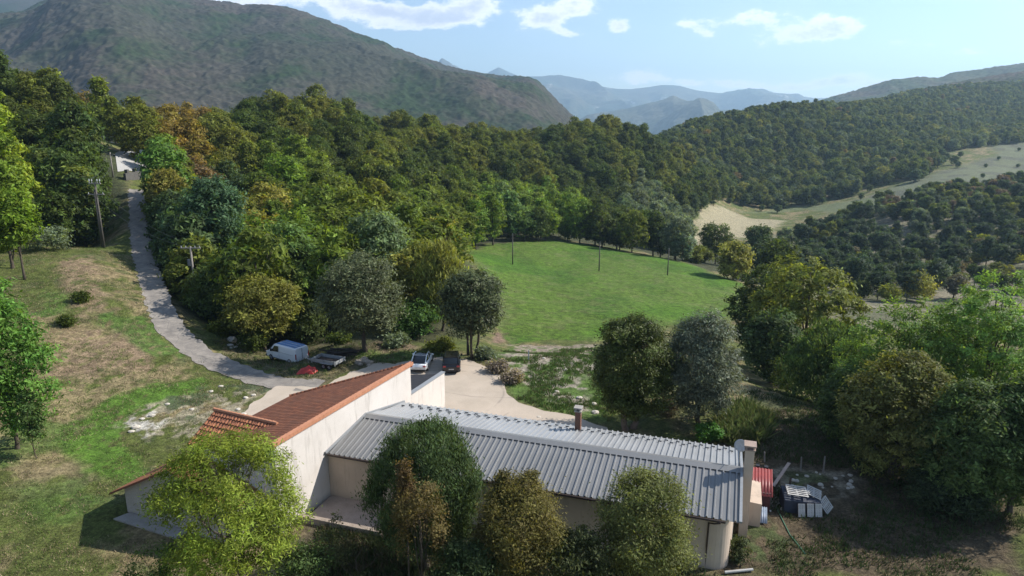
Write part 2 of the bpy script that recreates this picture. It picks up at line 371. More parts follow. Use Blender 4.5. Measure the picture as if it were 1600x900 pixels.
# the meadow: even bright grass with faint mowing and drier places
sdm = poly_mask(GX, GY, MEADOW, 1.) + (n1 - .5) * 5 + (n2 - .5) * 4
mm = sstep(-.8, .8, sdm)
mc = np.zeros_like(gc) + np.array((.068, .150, .011), np.float32)
mc = blend(mc, (.088, .148, .020), sstep(.38, .62, n3)); mc = blend(mc, (.046, .108, .010), sstep(.46, .64, fbm(GX / 9, GY / 17, 4, 31)) * .65); mc = mc * (.86 + .28 * fbm(GX * .9 + GY * .12, GY / 14, 3, 63))[..., None]
mc = blend(mc, (.15, .165, .06), sstep(.55, .70, n2) * .45 * sstep(.42, .6, n3)); mc = blend(mc, (.13, .14, .05), sstep(5., 0, np.abs(sdm)) * .6 * sstep(.4, .6, n2))
gc = gc + (mc - gc) * mm[..., None]
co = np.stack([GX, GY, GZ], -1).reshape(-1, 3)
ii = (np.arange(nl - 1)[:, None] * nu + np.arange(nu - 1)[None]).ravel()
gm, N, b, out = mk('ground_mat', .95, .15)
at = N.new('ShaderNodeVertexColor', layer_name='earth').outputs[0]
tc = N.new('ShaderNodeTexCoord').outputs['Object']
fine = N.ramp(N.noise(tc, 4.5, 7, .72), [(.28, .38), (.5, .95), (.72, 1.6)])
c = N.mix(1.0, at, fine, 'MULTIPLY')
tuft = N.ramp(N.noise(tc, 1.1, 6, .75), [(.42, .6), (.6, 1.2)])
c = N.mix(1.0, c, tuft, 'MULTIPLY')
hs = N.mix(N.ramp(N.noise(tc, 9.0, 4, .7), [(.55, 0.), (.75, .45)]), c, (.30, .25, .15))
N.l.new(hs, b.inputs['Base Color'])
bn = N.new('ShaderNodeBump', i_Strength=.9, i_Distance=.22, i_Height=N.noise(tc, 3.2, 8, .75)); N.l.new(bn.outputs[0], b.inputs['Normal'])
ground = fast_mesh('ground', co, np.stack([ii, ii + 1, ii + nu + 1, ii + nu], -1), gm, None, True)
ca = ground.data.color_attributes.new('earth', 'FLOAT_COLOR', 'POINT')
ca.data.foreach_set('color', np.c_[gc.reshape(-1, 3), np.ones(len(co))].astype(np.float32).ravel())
tag(ground, kind='structure')

# ------------------------------------------------------------------ lane, top road, gravel yard
asph, N, b, out = mk('asphalt_mat', .9, .25)
tc = N.new('ShaderNodeTexCoord').outputs['Object']
c = N.mix(N.ramp(N.noise(tc, .9, 5, .65), [(.35, 0.), (.65, 1.)]), (.31, .275, .235), (.185, .165, .145))
c = N.mix(N.ramp(N.noise(tc, 14., 3, .7), [(.3, .5), (.7, 0.)]), c, (.12, .115, .11))
c = N.mix(N.ramp(N.new('ShaderNodeTexVoronoi', feature='DISTANCE_TO_EDGE', i_Vector=tc, i_Scale=.55).outputs['Distance'], [(0., .55), (.02, 0.)]), c, (.07, .068, .065))
N.l.new(c, b.inputs['Base Color'])
bn = N.new('ShaderNodeBump', i_Strength=.3, i_Distance=.03, i_Height=N.noise(tc, 20., 4)); N.l.new(bn.outputs[0], b.inputs['Normal'])
def catmull(P, step=.6):
    P = [Vector(p[:2]) for p in P]; P = [P[0] * 2 - P[1]] + P + [P[-1] * 2 - P[-2]]; o = []
    for i in range(1, len(P) - 2):
        n = max(2, int((P[i + 1] - P[i]).length / step))
        for k in range(n):
            t = k / n; a, b_, c_, d_ = P[i - 1:i + 3]
            o.append(.5 * ((2 * b_) + (c_ - a) * t + (2 * a - 5 * b_ + 4 * c_ - d_) * t * t + (3 * b_ - a - 3 * c_ + d_) * t ** 3))
    return o + [P[-2]]
def strip(name, C, width, mat, lift, rag=.12, cols=9):
    pts = catmull(C); vs = []; fs = []
    for i, p in enumerate(pts):
        d = (pts[min(i + 1, len(pts) - 1)] - pts[max(i - 1, 0)]).normalized(); n = Vector((d.y, -d.x))
        for k in range(cols):
            t = (k / (cols - 1) - .5) * width * (1 + (rag * (random.random() - .5) if k in (0, cols - 1) else 0)); q = p + n * t; vs.append((q.x, q.y, 0))
    xy = np.array(vs); z = height(xy[:, 0], xy[:, 1]).reshape(-1, cols)
    zc = z.max(1); zc = np.convolve(np.pad(zc, 4, 'edge'), np.ones(9) / 9, 'valid'); zz = np.maximum(z, zc[:, None] - .12) + lift
    vs = [(v[0], v[1], q) for v, q in zip(vs, zz.ravel())]
    for i in range(len(pts) - 1):
        for k in range(cols - 1): a = i * cols + k; fs.append((a, a + 1, a + cols + 1, a + cols))
    return tag(mesh_obj(name, vs, fs, mat, None, True), kind='structure')
random.seed(4)
lane = strip('lane', ROADC, 2.9, asph, .05, .35)
concm = surf('bright_road_mat', (.42, .41, .39), (.34, .33, .31), 1.5, .9)
def ground_patch(name, pix, mat, lift, n=24):
    Q = [G(*p) for p in pix]; vs = []                                  # four corners: near left, near right, far right, far left
    for i in range(n + 1):
        for j in range(n + 1):
            a = Q[0].lerp(Q[1], j / n); b_ = Q[3].lerp(Q[2], j / n); p = a.lerp(b_, i / n); vs.append((p.x, p.y))
    xy = np.array(vs); z = height(xy[:, 0], xy[:, 1]) + lift
    return tag(mesh_obj(name, [(x, y, float(q)) for (x, y), q in zip(vs, z)], [(i * (n + 1) + j, i * (n + 1) + j + 1, (i + 1) * (n + 1) + j + 1, (i + 1) * (n + 1) + j) for i in range(n) for j in range(n)], mat, None, True), kind='structure')
ground_patch('road', [(184, 269), (244, 269), (244, 240), (180, 240)], concm, .12)

grav, N, b, out = mk('gravel_mat', .95, .15)
tc = N.new('ShaderNodeTexCoord').outputs['Object']
c = N.mix(N.ramp(N.noise(tc, .35, 6, .65), [(.35, 0.), (.68, 1.)]), (.46, .385, .31), (.38, .32, .255))
c = N.mix(N.ramp(N.noise(tc, 7., 5, .75), [(.5, 0.), (.72, .35)]), c, (.30, .26, .21))
# tyre arcs where cars turn
def arc(cx, cy_, r, wd, amt, c):
    sp = N.new('ShaderNodeSeparateXYZ', i_0=tc); dx = N.math('SUBTRACT', sp.outputs[0], cx); dy = N.math('SUBTRACT', sp.outputs[1], cy_)
    rr = N.math('SQRT', N.math('ADD', N.math('MULTIPLY', dx, dx), N.math('MULTIPLY', dy, dy)))
    rr = N.math('ADD', rr, N.math('MULTIPLY', N.math('SUBTRACT', N.noise(tc, .5, 2), .5), .35))
    e = N.math('ABSOLUTE', N.math('SUBTRACT', rr, r)); f = N.math('SUBTRACT', 1.0, N.math('DIVIDE', e, wd), True)
    f = N.math('MULTIPLY', f, N.ramp(N.noise(tc, .45, 3), [(.42, 0.), (.6, amt)])); return N.mix(f, c, (.23, .20, .17))
c = arc(-7.0, 60.0, 6.2, .16, .9, c); c = arc(-7.0, 60.0, 8.0, .14, .5, c); c = arc(-1, 70.0, 11.0, .14, .6, c); c = arc(-26, 57, 8.5, .2, .35, c)
N.l.new(c, b.inputs['Base Color'])
bn = N.new('ShaderNodeBump', i_Strength=.4, i_Distance=.04, i_Height=N.noise(tc, 9., 6)); N.l.new(bn.outputs[0], b.inputs['Normal'])
pts = [Vector((p[0], p[1])) for p in YARD]; ring = []
for i, p in enumerate(pts):
    q = pts[(i + 1) % len(pts)]; n = max(1, int((q - p).length / .35))
    for k in range(n):
        c_ = p.lerp(q, k / n); ring.append((c_.x + (fbm(c_.x * .9 + 5, c_.y * .9, 3, 2) - .5) * .9, c_.y + (fbm(c_.x * .9, c_.y * .9 + 9, 3, 6) - .5) * .9))
bm = bmesh.new(); vsb = [bm.verts.new((float(x), float(y), .03)) for x, y in ring]; bm.faces.new(vsb)
bmesh.ops.triangulate(bm, faces=bm.faces[:])
me = bpy.data.meshes.new('gravel_yard'); bm.to_mesh(me); bm.free(); me.materials.append(grav)
yo = bpy.data.objects.new('gravel_yard', me); COL.objects.link(yo)
zs = height(np.array([p[0] for p in ring]), np.array([p[1] for p in ring])); yo.location.z = max(0.02, float(np.percentile(zs, 80)))
tag(yo, kind='structure')
YZ = yo.location.z + .03

# ================================================================== mountains
def mountain(name, sky_pts, Yn, Yr, Yb, zn, cols, rows, mat, relief, wave, crown, seed, shape=1.0):
    """a ridge with its near slope and its back slope; sky_pts = (px, py) of the crest at distance Yr"""
    S = np.array([atY(px, py, Yr) for px, py in sky_pts]); u = S[:, 0] / Yr; o = np.argsort(u); u = u[o]; zr = S[o, 2]
    uu = np.linspace(u[0], u[-1], cols)
    ridge = np.interp(uu, u, zr); k = max(3, cols // 90); kern = np.hanning(k * 2 + 1); kern /= kern.sum()
    ridge = np.convolve(np.pad(ridge, k, 'edge'), kern, 'valid')
    t = np.concatenate([np.linspace(0, 1, rows) , np.linspace(1, 1.9, rows // 5)[1:]])
    T, R = np.meshgrid(t, ridge, indexing='ij'); Ug = np.broadcast_to(uu, T.shape)
    Yd = np.where(T <= 1, Yn + (Yr - Yn) * T, Yr + (Yb - Yr) * (T - 1) / .9)
    s = np.where(T <= 1, np.sin(np.clip(T, 0, 1) * pi / 2) ** shape, 1 - np.clip((T - 1) / .9, 0, 1) ** 1.3)
    Xd = Ug * Yd
    nzz = fbm(Xd / wave + seed, Yd / wave, 6, seed, .52) - .5
    rid = 1 - np.abs(fbm(Xd / (wave * 1.3) + 3, Yd / (wave * 2.4), 4, seed + 5) * 2 - 1)
    env = np.clip(np.sin(np.clip(T, 0, 1) * pi), 0, 1)
    Zd = zn + (R - zn) * s + nzz * relief * (env + .05) + (rid - .8) * relief * 1.3 * env
    if crown: Zd = Zd + (vnoise(Xd / crown, Yd / crown, seed + 9) ** 1.5 + vnoise(Xd / crown * 1.9, Yd / crown * 1.9, seed + 8) * .5) * crown * .5
    co = np.stack([Xd, Yd, Zd], -1).reshape(-1, 3); nr = len(t)
    ii = (np.arange(nr - 1)[:, None] * cols + np.arange(cols - 1)[None]).ravel()
    return tag(fast_mesh(name, co, np.stack([ii, ii + 1, ii + cols + 1, ii + cols], -1), mat, None, True), kind='structure')
def forest_mat(name, a, b2, c3, s1, s2, rock=None, rs=.5):
    m, N, b, out = mk(name, 1.0, .05)
    tc = N.new('ShaderNodeTexCoord').outputs['Object']
    st = N.new('ShaderNodeVectorMath', operation='MULTIPLY', i_0=tc, i_1=(1, .6, 1.2)).outputs[0]
    c = N.mix(N.ramp(N.noise(st, s1, 8, .68), [(.40, 0.), (.57, 1.)]), a, b2)
    c = N.mix(N.ramp(N.noise(st, s1 * .5, 6, .7), [(.5, 0.), (.62, .8)]), c, c3)
    f = N.ramp(N.noise(tc, s2, 4, .75), [(.25, .25), (.5, .95), (.75, 1.85)])
    c = N.mix(1.0, c, f, 'MULTIPLY')
    if rock:
        c = N.mix(N.ramp(N.noise(st, s1 * 1.7, 9, .8), [(rs, 0.), (rs + .04, 1.)]), c, rock)
    N.l.new(c, b.inputs['Base Color'])
    bn = N.new('ShaderNodeBump', i_Strength=.55, i_Distance=1.2 * .1 / s2, i_Height=N.noise(tc, s2 * .8, 3, .7)); N.l.new(bn.outputs[0], b.inputs['Normal'])
    return m
brown = forest_mat('heath_wood_mat', (.026, .042, .018), (.066, .056, .046), (.042, .046, .032), .006, .15, (.30, .26, .22), .70)
mountain('mountain', [(-700, 240), (-420, 60), (-250, -10), (-120, 55), (0, 48), (40, 40), (76, 22), (95, 6), (120, -14), (170, -26), (215, -12), (238, 1), (270, 12), (300, 17), (345, 19), (380, 22), (405, 18), (440, 22), (470, 30), (490, 38), (520, 50),
                      (560, 66), (600, 82), (650, 97), (700, 109), (760, 120), (800, 126), (825, 130), (846, 143), (870, 166), (893, 188), (930, 215), (980, 240), (1060, 262)],
         620, 2500, 3400, -70, 1150, 560, brown, 75, 420, 12, 3, 1.15)
mountain('mountain', [(-1700, 150), (-1200, 60), (-800, -20), (-500, -60), (-300, -40), (-100, -14), (0, -7), (30, -4), (62, -1), (100, 4), (160, 20), (260, 60), (420, 110)], 2600, 3900, 4800, 100, 300, 90, brown, 60, 500, 0, 12)
blue1 = forest_mat('far_wood_mat', (.05, .07, .045), (.10, .095, .065), (.07, .075, .05), .0016, .03, (.42, .40, .38), .60)
mountain('mountain', [(500, 200), (560, 160), (640, 118), (700, 112), (740, 119), (790, 124), (830, 120), (870, 124), (900, 128), (935, 134), (962, 138), (985, 139), (1010, 136), (1035, 132), (1060, 133), (1090, 141), (1125, 145),
                      (1155, 143), (1185, 143), (1215, 148), (1250, 153), (1275, 158), (1330, 168), (1450, 185)], 7600, 10500, 11800, -150, 520, 150, blue1, 620, 1300, 0, 31)
mountain('mountain', [(820, 240), (880, 205), (930, 186), (980, 178), (1010, 166), (1035, 158), (1052, 152), (1070, 158), (1095, 168), (1130, 176), (1170, 182), (1260, 192), (1340, 215)], 4300, 6200, 7200, -150, 380, 130, blue1, 320, 700, 0, 45)
mountain('mountain', [(700, 180), (745, 128), (764, 113), (779, 105), (795, 113), (815, 121), (850, 140), (900, 170)], 10200, 11500, 12300, 0, 160, 40, blue1, 60, 900, 0, 52)
fr = forest_mat('ridge_wood_mat', (.045, .065, .028), (.075, .075, .045), (.095, .075, .06), .006, .09)
mountain('mountain', [(1180, 215), (1240, 178), (1280, 160), (1330, 147), (1390, 132), (1430, 128), (1465, 127), (1490, 117), (1530, 114), (1570, 108), (1610, 101), (1700, 80), (1900, 40), (2200, 20)], 1650, 2500, 3300, -60, 420, 150, fr, 60, 420, 10, 61)
mountain('mountain', [(1240, 200), (1330, 160), (1400, 158), (1440, 148), (1480, 133), (1530, 125), (1600, 116), (1700, 105), (1900, 90), (2200, 80)], 1000, 1500, 2000, -20, 420, 120, forest_mat('near_ridge_wood_mat', (.045, .065, .028), (.085, .068, .058), (.11, .088, .075), .010, .12), 30, 260, 7, 71)

# ================================================================== haze
hm = bpy.data.materials.new('haze_mat'); hm.use_nodes = True; N = NT(hm.node_tree); N.n.clear(); out = N.new('ShaderNodeOutputMaterial')
pv = N.new('ShaderNodeVolumePrincipled'); pv.inputs['Color'].default_value = (.52, .76, 1, 1); pv.inputs['Density'].default_value = 1.15e-4; pv.inputs['Anisotropy'].default_value = .35
N.l.new(pv.outputs[0], out.inputs['Volume'])
gz0 = float(min(GZ.min(), -202)) - 1
hb = MB().box(-14000, 14000, -200, 12600, gz0, 900).build('haze', hm); tag(hb, kind='stuff')
# ================================================================== trees
rs = np.random.RandomState
def leaf_mat(name, trans=.35, rough=.55, fallback=(.06, .09, .025)):
    m, N, b, out = mk(name, rough, .12)
    a = N.new('ShaderNodeAttribute', attribute_type='INSTANCER', attribute_name='tint').outputs['Color']
    v = N.new('ShaderNodeAttribute', attribute_type='GEOMETRY', attribute_name='leafv').outputs['Fac']
    w = N.new('ShaderNodeAttribute', attribute_type='GEOMETRY', attribute_name='leafh').outputs['Fac']
    c = N.mix(1.0, a, N.ramp(v, [(0., .5), (.5, 1.2), (1., 2.5)]), 'MULTIPLY')
    hs = N.new('ShaderNodeHueSaturation', i_Color=c, i_Saturation=1.0, i_Value=1.0, i_Fac=1.0, i_Hue=N.new('ShaderNodeMapRange', i_0=w, i_3=.488, i_4=.528).outputs[0]).outputs[0]
    N.l.new(hs, b.inputs['Base Color'])
    tr = N.new('ShaderNodeBsdfTranslucent', i_Color=N.mix(1.0, hs, (1.35, 1.3, .45), 'MULTIPLY'))
    mx = N.new('ShaderNodeMixShader', i_0=trans); N.l.new(b.outputs[0], mx.inputs[1]); N.l.new(tr.outputs[0], mx.inputs[2]); N.l.new(mx.outputs[0], out.inputs[0])
    return m
leafM = leaf_mat('leaf_mat', .42); leafG = leaf_mat('glossy_leaf_mat', .28, .42)
bark = surf('bark_mat', (.13, .105, .08), (.07, .058, .045), 4., .95, .1, bump=.6)
palebark = surf('pale_bark_mat', (.24, .20, .165), (.13, .11, .09), 4., .95, .1, bump=.6)

def crown_arrays(seed, w, h, z0, nlobe, ncl, nleaf, leaf, csig, shape='round', fill=.25, droop=0.0, gap=0.0, elong=1.5):
    """leaf quads of one crown: lobes on an envelope, leaf clusters on the lobes, leaves in the clusters.
    w width, h crown height, z0 height of its underside"""
    R = rs(seed); rx = w / 2; rz = h / 2; cz = z0 + rz
    # lobes
    L = []
    for i in range(nlobe):
        t = (i + .5) / nlobe; zz = 1 - 2 * t; a = i * 2.39996 + R.rand() * .9
        pr = math.sqrt(max(0, 1 - zz * zz))
        if shape == 'cone': sc = .25 + .75 * (1 - (zz + 1) / 2)
        elif shape == 'egg': sc = 1.0 - .25 * max(zz, 0)
        elif shape == 'dome': sc = .92 - .28 * zz
        elif shape == 'vase': sc = .75 + .3 * zz
        else: sc = 1.0
        k = R.uniform(.48, .70)
        L.append((cos(a) * pr * rx * k * sc, sin(a) * pr * rx * k * sc, cz + zz * rz * R.uniform(.55, .74), R.uniform(.30, .46) * min(rx, rz * 1.1) * (.75 + .25 * sc)))
    L.append((0, 0, cz, .55 * min(rx, rz)))
    L = np.array(L)
    # clusters
    m = int(ncl * 1.0); idx = R.randint(0, len(L), m * 6); d = R.normal(size=(m * 6, 3)); d /= np.linalg.norm(d, axis=1)[:, None]
    d[:, 2] = np.where((d[:, 2] < -.3) & (R.rand(m * 6) < .55), -d[:, 2] * .6, d[:, 2])
    rr = L[idx, 3] * np.where(R.rand(m * 6) < fill, R.uniform(.3, .9, m * 6), R.uniform(.88, 1.12, m * 6))
    C = L[idx, :3] + d * rr[:, None] * np.array([1, 1, .85])
    depth = np.min(np.linalg.norm(C[:, None] - L[None, :, :3], axis=2) / L[None, :, 3], axis=1)
    keep = (depth > .82) | (R.rand(m * 6) < fill * .5); C = C[keep][:m]; d = d[keep][:m]
    if gap:
        kg = fbm(C[:, 0] * .6 + seed, C[:, 2] * .6 + C[:, 1] * .5, 2, seed) > gap; C = C[kg]; d = d[kg]
    m = len(C)
    vv = np.repeat(R.rand(m) * .6 + .2, nleaf)
    if True:
        hh = np.repeat(R.rand(m) * .5 + .25, nleaf)
    P = np.repeat(C, nleaf, 0); D = np.repeat(d, nleaf, 0); n = len(P)
    cs = csig * np.repeat(R.uniform(.7, 1.35, m), nleaf)
    P = P + R.normal(size=(n, 3)) * cs[:, None] * np.array([1, 1, .62])
    if droop: P[:, 2] -= droop * np.abs(R.normal(size=n)) * (np.hypot(P[:, 0], P[:, 1]) / rx)
    N_ = D * 1.0 + R.normal(size=(n, 3)) * .6 + np.array([0, 0, .75]); N_ /= np.linalg.norm(N_, axis=1)[:, None]
    T = np.cross(N_, R.normal(size=(n, 3))); T /= np.linalg.norm(T, axis=1)[:, None] + 1e-9
    if droop: T = T + np.array([0, 0, -1.2]); T /= np.linalg.norm(T, axis=1)[:, None]; 
    B = np.cross(N_, T); s = leaf * R.uniform(.6, 1.3, n)[:, None]
    T = T * s * elong; B = B * s * .62
    V = np.stack([P - T, P + B * .9 - T * .1 , P + T, P - B * .9 - T * .1], 1)
    V[:, 2] -= N_ * s * .25                                   # the tip bends
    v = np.clip(vv + R.normal(size=n) * .16, 0, 1); hq = np.clip(hh + R.normal(size=n) * .14, 0, 1)
    return V.reshape(-1, 3), np.arange(n * 4).reshape(-1, 4), v, hq, L
def crown_obj(name, arr, mat, parent=None):
    V, Q, v, hq, L = arr
    o = fast_mesh(name, V, Q, mat, parent)
    for nm, a in (('leafv', v), ('leafh', hq)):
        at_ = o.data.attributes.new(nm, 'FLOAT', 'FACE'); at_.data.foreach_set('value', a.astype(np.float32))
    return o
def trunk_obj(L, h0, rad, mat, parent, seed=0, stems=1, spread=.0, limbs=7, n=7, lean=(0, 0)):
    R = random.Random(seed); mb = MB(); cz = float(np.mean(L[:, 2])); top = float(L[:, 2].max())
    tops = []
    for s_ in range(stems):
        a = 2 * pi * s_ / max(stems, 1) + R.random(); bx, by = (cos(a) * spread, sin(a) * spread) if stems > 1 else (0, 0)
        k = 1.9 if stems > 1 else 0
        P = [(bx, by, -.3), (bx * 1.05 + R.uniform(-.05, .05), by * 1.05, h0 * .3), (bx * (1 + k * .2) + R.uniform(-.12, .12) + lean[0] * .3, by * (1 + k * .2) + lean[1] * .3, h0 * .8),
             (bx * (1 + k * .5) + R.uniform(-.2, .2) + lean[0] * .7, by * (1 + k * .5) + R.uniform(-.2, .2) + lean[1] * .7, cz), (bx * (1 + k) + R.uniform(-.3, .3) + lean[0], by * (1 + k) + R.uniform(-.3, .3) + lean[1], top)]
        mb.tube(P, [rad * 1.35, rad, rad * .85, rad * .5, rad * .12], n); tops.append(P)
    order = list(range(len(L))); R.shuffle(order)
    for j in order[:limbs]:
        P = tops[R.randrange(stems)]; q = Vector(L[j, :3]); t = R.uniform(.0, .7); s0 = Vector(P[2]).lerp(Vector(P[3]), t)
        if q.z < s0.z - 1: continue
        mid = s0.lerp(q, .5) + Vector((R.uniform(-.2, .2), R.uniform(-.2, .2), -.12 * (q - s0).length)); r = rad * .42
        mb.tube([s0, mid, q], [r, r * .62, r * .18], 5)
        for u_ in range(3):
            e = q + Vector((R.uniform(-1, 1), R.uniform(-1, 1), R.uniform(.0, 1))) * float(L[j, 3]) * .75
            mb.tube([mid.lerp(q, .3 + .2 * u_), e], [r * .4, r * .08], 4)
    return mb.build('trunk', mat, parent, smooth=True)

TINT = {k_: tuple(1.45 * q for q in v_) for k_, v_ in dict(DG=(.044, .057, .012), MG=(.072, .088, .014), OL=(.080, .086, .015), YG=(.150, .185, .022), BG=(.092, .124, .018), BL=(.044, .062, .024),
            OR=(.125, .088, .022), RB=(.100, .070, .036), GR=(.085, .105, .065), YO=(.135, .13, .03), PI=(.030, .044, .024), LI=(.09, .125, .04)).items()}
def set_tint(o, t, seed=0, j=.12):
    R = random.Random(seed * 7919 + 13); g = 1 + R.uniform(-j, j)
    o['tint'] = [t[0] * g * (1 + R.uniform(-j, j) * .7), t[1] * g, t[2] * g * (1 + R.uniform(-j, j))]

# ------------------------------------------------------------------ woodland tree kinds (each built once as the first tree of its kind, then copied)
def proto(seed, w, h, z0, **k):
    d = dict(nlobe=17, ncl=210, nleaf=17, leaf=.30, csig=.42, shape='egg', fill=.2); d.update(k)
    arr = crown_arrays(seed, w, h, z0, **d); return arr
PROTO = [proto(1, 9, 14, .4), proto(2, 8, 15.5, .4, shape='egg'), proto(3, 10.5, 14.8, .5, nlobe=22, ncl=260), proto(4, 8.5, 12.2, .2, shape='round', nlobe=14), proto(5, 7.5, 16.4, .5, shape='cone', nlobe=20),
         proto(6, 11, 14, .4, shape='egg', nlobe=26, ncl=290), proto(7, 7, 9.5, .5, shape='round', nlobe=12, ncl=150)]
PINE = [proto(11, 6.5, 9, 1., shape='cone', nlobe=18, ncl=150, nleaf=20, leaf=.20, csig=.34, elong=2.2), proto(12, 7.5, 7.5, 2., shape='vase', nlobe=15, ncl=150, nleaf=20, leaf=.2, csig=.34, elong=2.2),
        proto(13, 5.5, 8, .4, shape='egg', nlobe=13, ncl=120, nleaf=20, leaf=.2, csig=.32, elong=2.2)]
BUSHP = [proto(21, 4.2, 3.4, 0., shape='round', nlobe=11, ncl=90, nleaf=18, leaf=.16, csig=.24), proto(22, 3.2, 3.8, 0., shape='egg', nlobe=9, ncl=80, nleaf=18, leaf=.15, csig=.22)]
crown_cache = {}; trunk_cache = {}; FIRST = {}
def wood_tree(kind, idx, x, y, rz, sc, szz, tint, label, cat, group, name, seed, mat=None, z=None):
    arr = {'b': PROTO, 'p': PINE, 's': BUSHP}[kind][idx]
    r = empty(name, (x, y, (hz(x, y) if z is None else z) - .15), rz, label, cat, group); r.scale = (sc, sc, sc * szz)
    key = (kind, idx)
    if key not in crown_cache:
        c = crown_obj('crown', arr, mat or leafM, r); t = trunk_obj(arr[4], arr[4][:, 2].min() * .8, {'b': .24, 'p': .16, 's': .05}[kind], bark, r, idx, limbs=5, n=6)
        crown_cache[key] = c; trunk_cache[key] = t
    else:
        c = crown_cache[key].copy(); t = trunk_cache[key].copy()
        COL.objects.link(c); COL.objects.link(t); c.parent = r; t.parent = r
    set_tint(c, tint, seed)
    return r

# colours of the crowns over the wood, read off the photograph (pixel, kind of colour)
SPOTS = [(20, 140, 'DG'), (60, 140, 'OL'), (100, 150, 'DG'), (122, 160, 'OR'), (145, 170, 'MG'), (60, 190, 'DG'), (100, 210, 'DG'), (10, 200, 'YG'), (20, 235, 'YG'), (60, 250, 'MG'), (30, 325, 'YG'), (20, 300, 'YG'), (100, 265, 'DG'), (85, 300, 'DG'), (130, 300, 'OL'),
         (170, 210, 'MG'), (150, 250, 'DG'), (215, 185, 'OL'), (248, 215, 'BG'), (250, 245, 'YO'), (240, 235, 'YO'), (262, 200, 'OR'), (290, 198, 'OR'), (310, 215, 'OR'), (300, 245, 'RB'), (270, 280, 'OL'), (350, 210, 'OL'), (330, 225, 'OL'), (330, 300, 'BL'), (300, 330, 'BL'), (360, 290, 'BL'),
         (385, 225, 'OL'), (400, 195, 'DG'), (435, 165, 'OL'), (430, 215, 'DG'), (480, 180, 'OL'), (500, 210, 'DG'), (550, 165, 'OL'), (560, 200, 'DG'), (600, 215, 'OL'), (420, 260, 'MG'), (455, 270, 'BG'), (480, 300, 'MG'), (430, 310, 'YO'), (395, 330, 'OR'), (400, 350, 'YO'), (440, 350, 'MG'), (470, 350, 'BG'),
         (360, 360, 'OL'), (400, 385, 'BG'), (420, 400, 'MG'), (500, 320, 'MG'), (540, 300, 'MG'), (530, 250, 'DG'), (580, 270, 'OL'), (620, 280, 'DG'), (640, 320, 'MG'), (660, 250, 'DG'), (650, 210, 'OL'), (700, 215, 'OL'), (700, 250, 'DG'), (740, 240, 'OL'), (720, 280, 'MG'), (755, 300, 'BG'), (768, 330, 'BG'),
         (790, 330, 'LI'), (820, 340, 'LI'), (815, 310, 'BG'), (700, 330, 'MG'), (720, 350, 'MG'), (860, 320, 'BG'), (885, 325, 'BG'), (850, 350, 'DG'), (780, 250, 'DG'), (800, 215, 'OL'), (830, 260, 'OL'), (870, 230, 'DG'), (900, 205, 'OL'), (930, 240, 'DG'), (900, 280, 'DG'), (950, 200, 'OL'), (990, 210, 'DG'),
         (970, 250, 'OL'), (1020, 240, 'DG'), (1050, 260, 'OL'), (950, 300, 'DG'), (1000, 310, 'GR'), (1020, 330, 'GR'), (1060, 300, 'DG'), (1090, 290, 'DG'), (1000, 360, 'MG'), (960, 340, 'DG'), (1050, 340, 'GR'), (1030, 370, 'DG'), (1100, 310, 'BL'), (930, 370, 'DG'), (680, 400, 'YO'), (650, 350, 'MG'),
         (1090, 390, 'OL'), (1150, 395, 'YO'), (1190, 360, 'BL'), (1220, 390, 'DG'), (1120, 370, 'DG'), (1120, 420, 'OL')]
SP = np.array([(a, b) for a, b, _ in SPOTS], float)
def tint_at(px, py): return SPOTS[int(np.argmin(((SP - (px, py)) ** 2).sum(1)))][2]
TINT['PY'] = (.17, .16, .04)
WORDS = dict(DG='dark green', MG='mid green', OL='olive green', YG='bright yellow-green', BG='fresh green', BL='blue-green', OR='orange-brown', RB='rusty brown', GR='grey-green', YO='yellowing', LI='pale lime green', PI='dark pine green')
def scatter(poly, sp, seed, jit=.75):
    P = np.array([(p[0], p[1]) for p in poly]); R = rs(seed); x0, y0 = P.min(0); x1, y1 = P.max(0)
    gx, gy = np.meshgrid(np.arange(x0, x1, sp), np.arange(y0, y1, sp * .87)); gx[1::2] += sp / 2
    gx = gx.ravel() + (R.rand(gx.size) - .5) * sp * jit; gy = gy.ravel() + (R.rand(gy.size) - .5) * sp * jit
    k = poly_mask(gx, gy, P, 1.) > 0; return gx[k], gy[k]
ROADP = catmull(ROADC, 2.)
def near_road(x, y, d=4.5): return any((x - p.x) ** 2 + (y - p.y) ** 2 < d * d for p in ROADP)
# sight lines kept open, as in the photograph: (x0, x1, y0, y1, nearer than)
OPEN = [(188, 229, 236, 280, 172), (196, 236, 300, 370, 125), (145, 168, 280, 390, 102)]
def blocked(x, y, z, w, h):
    for zz in (z + 2, z + h * .5, z + h * .85):
        px, py = proj((x, y, zz)); hw = w * .42 * F / y
        for x0, x1, y0, y1, yd in OPEN:
            if y < yd and px + hw > x0 and px - hw < x1 and proj((x, y, z + h))[1] < y1 and proj((x, y, z))[1] > y0: return True
    return False
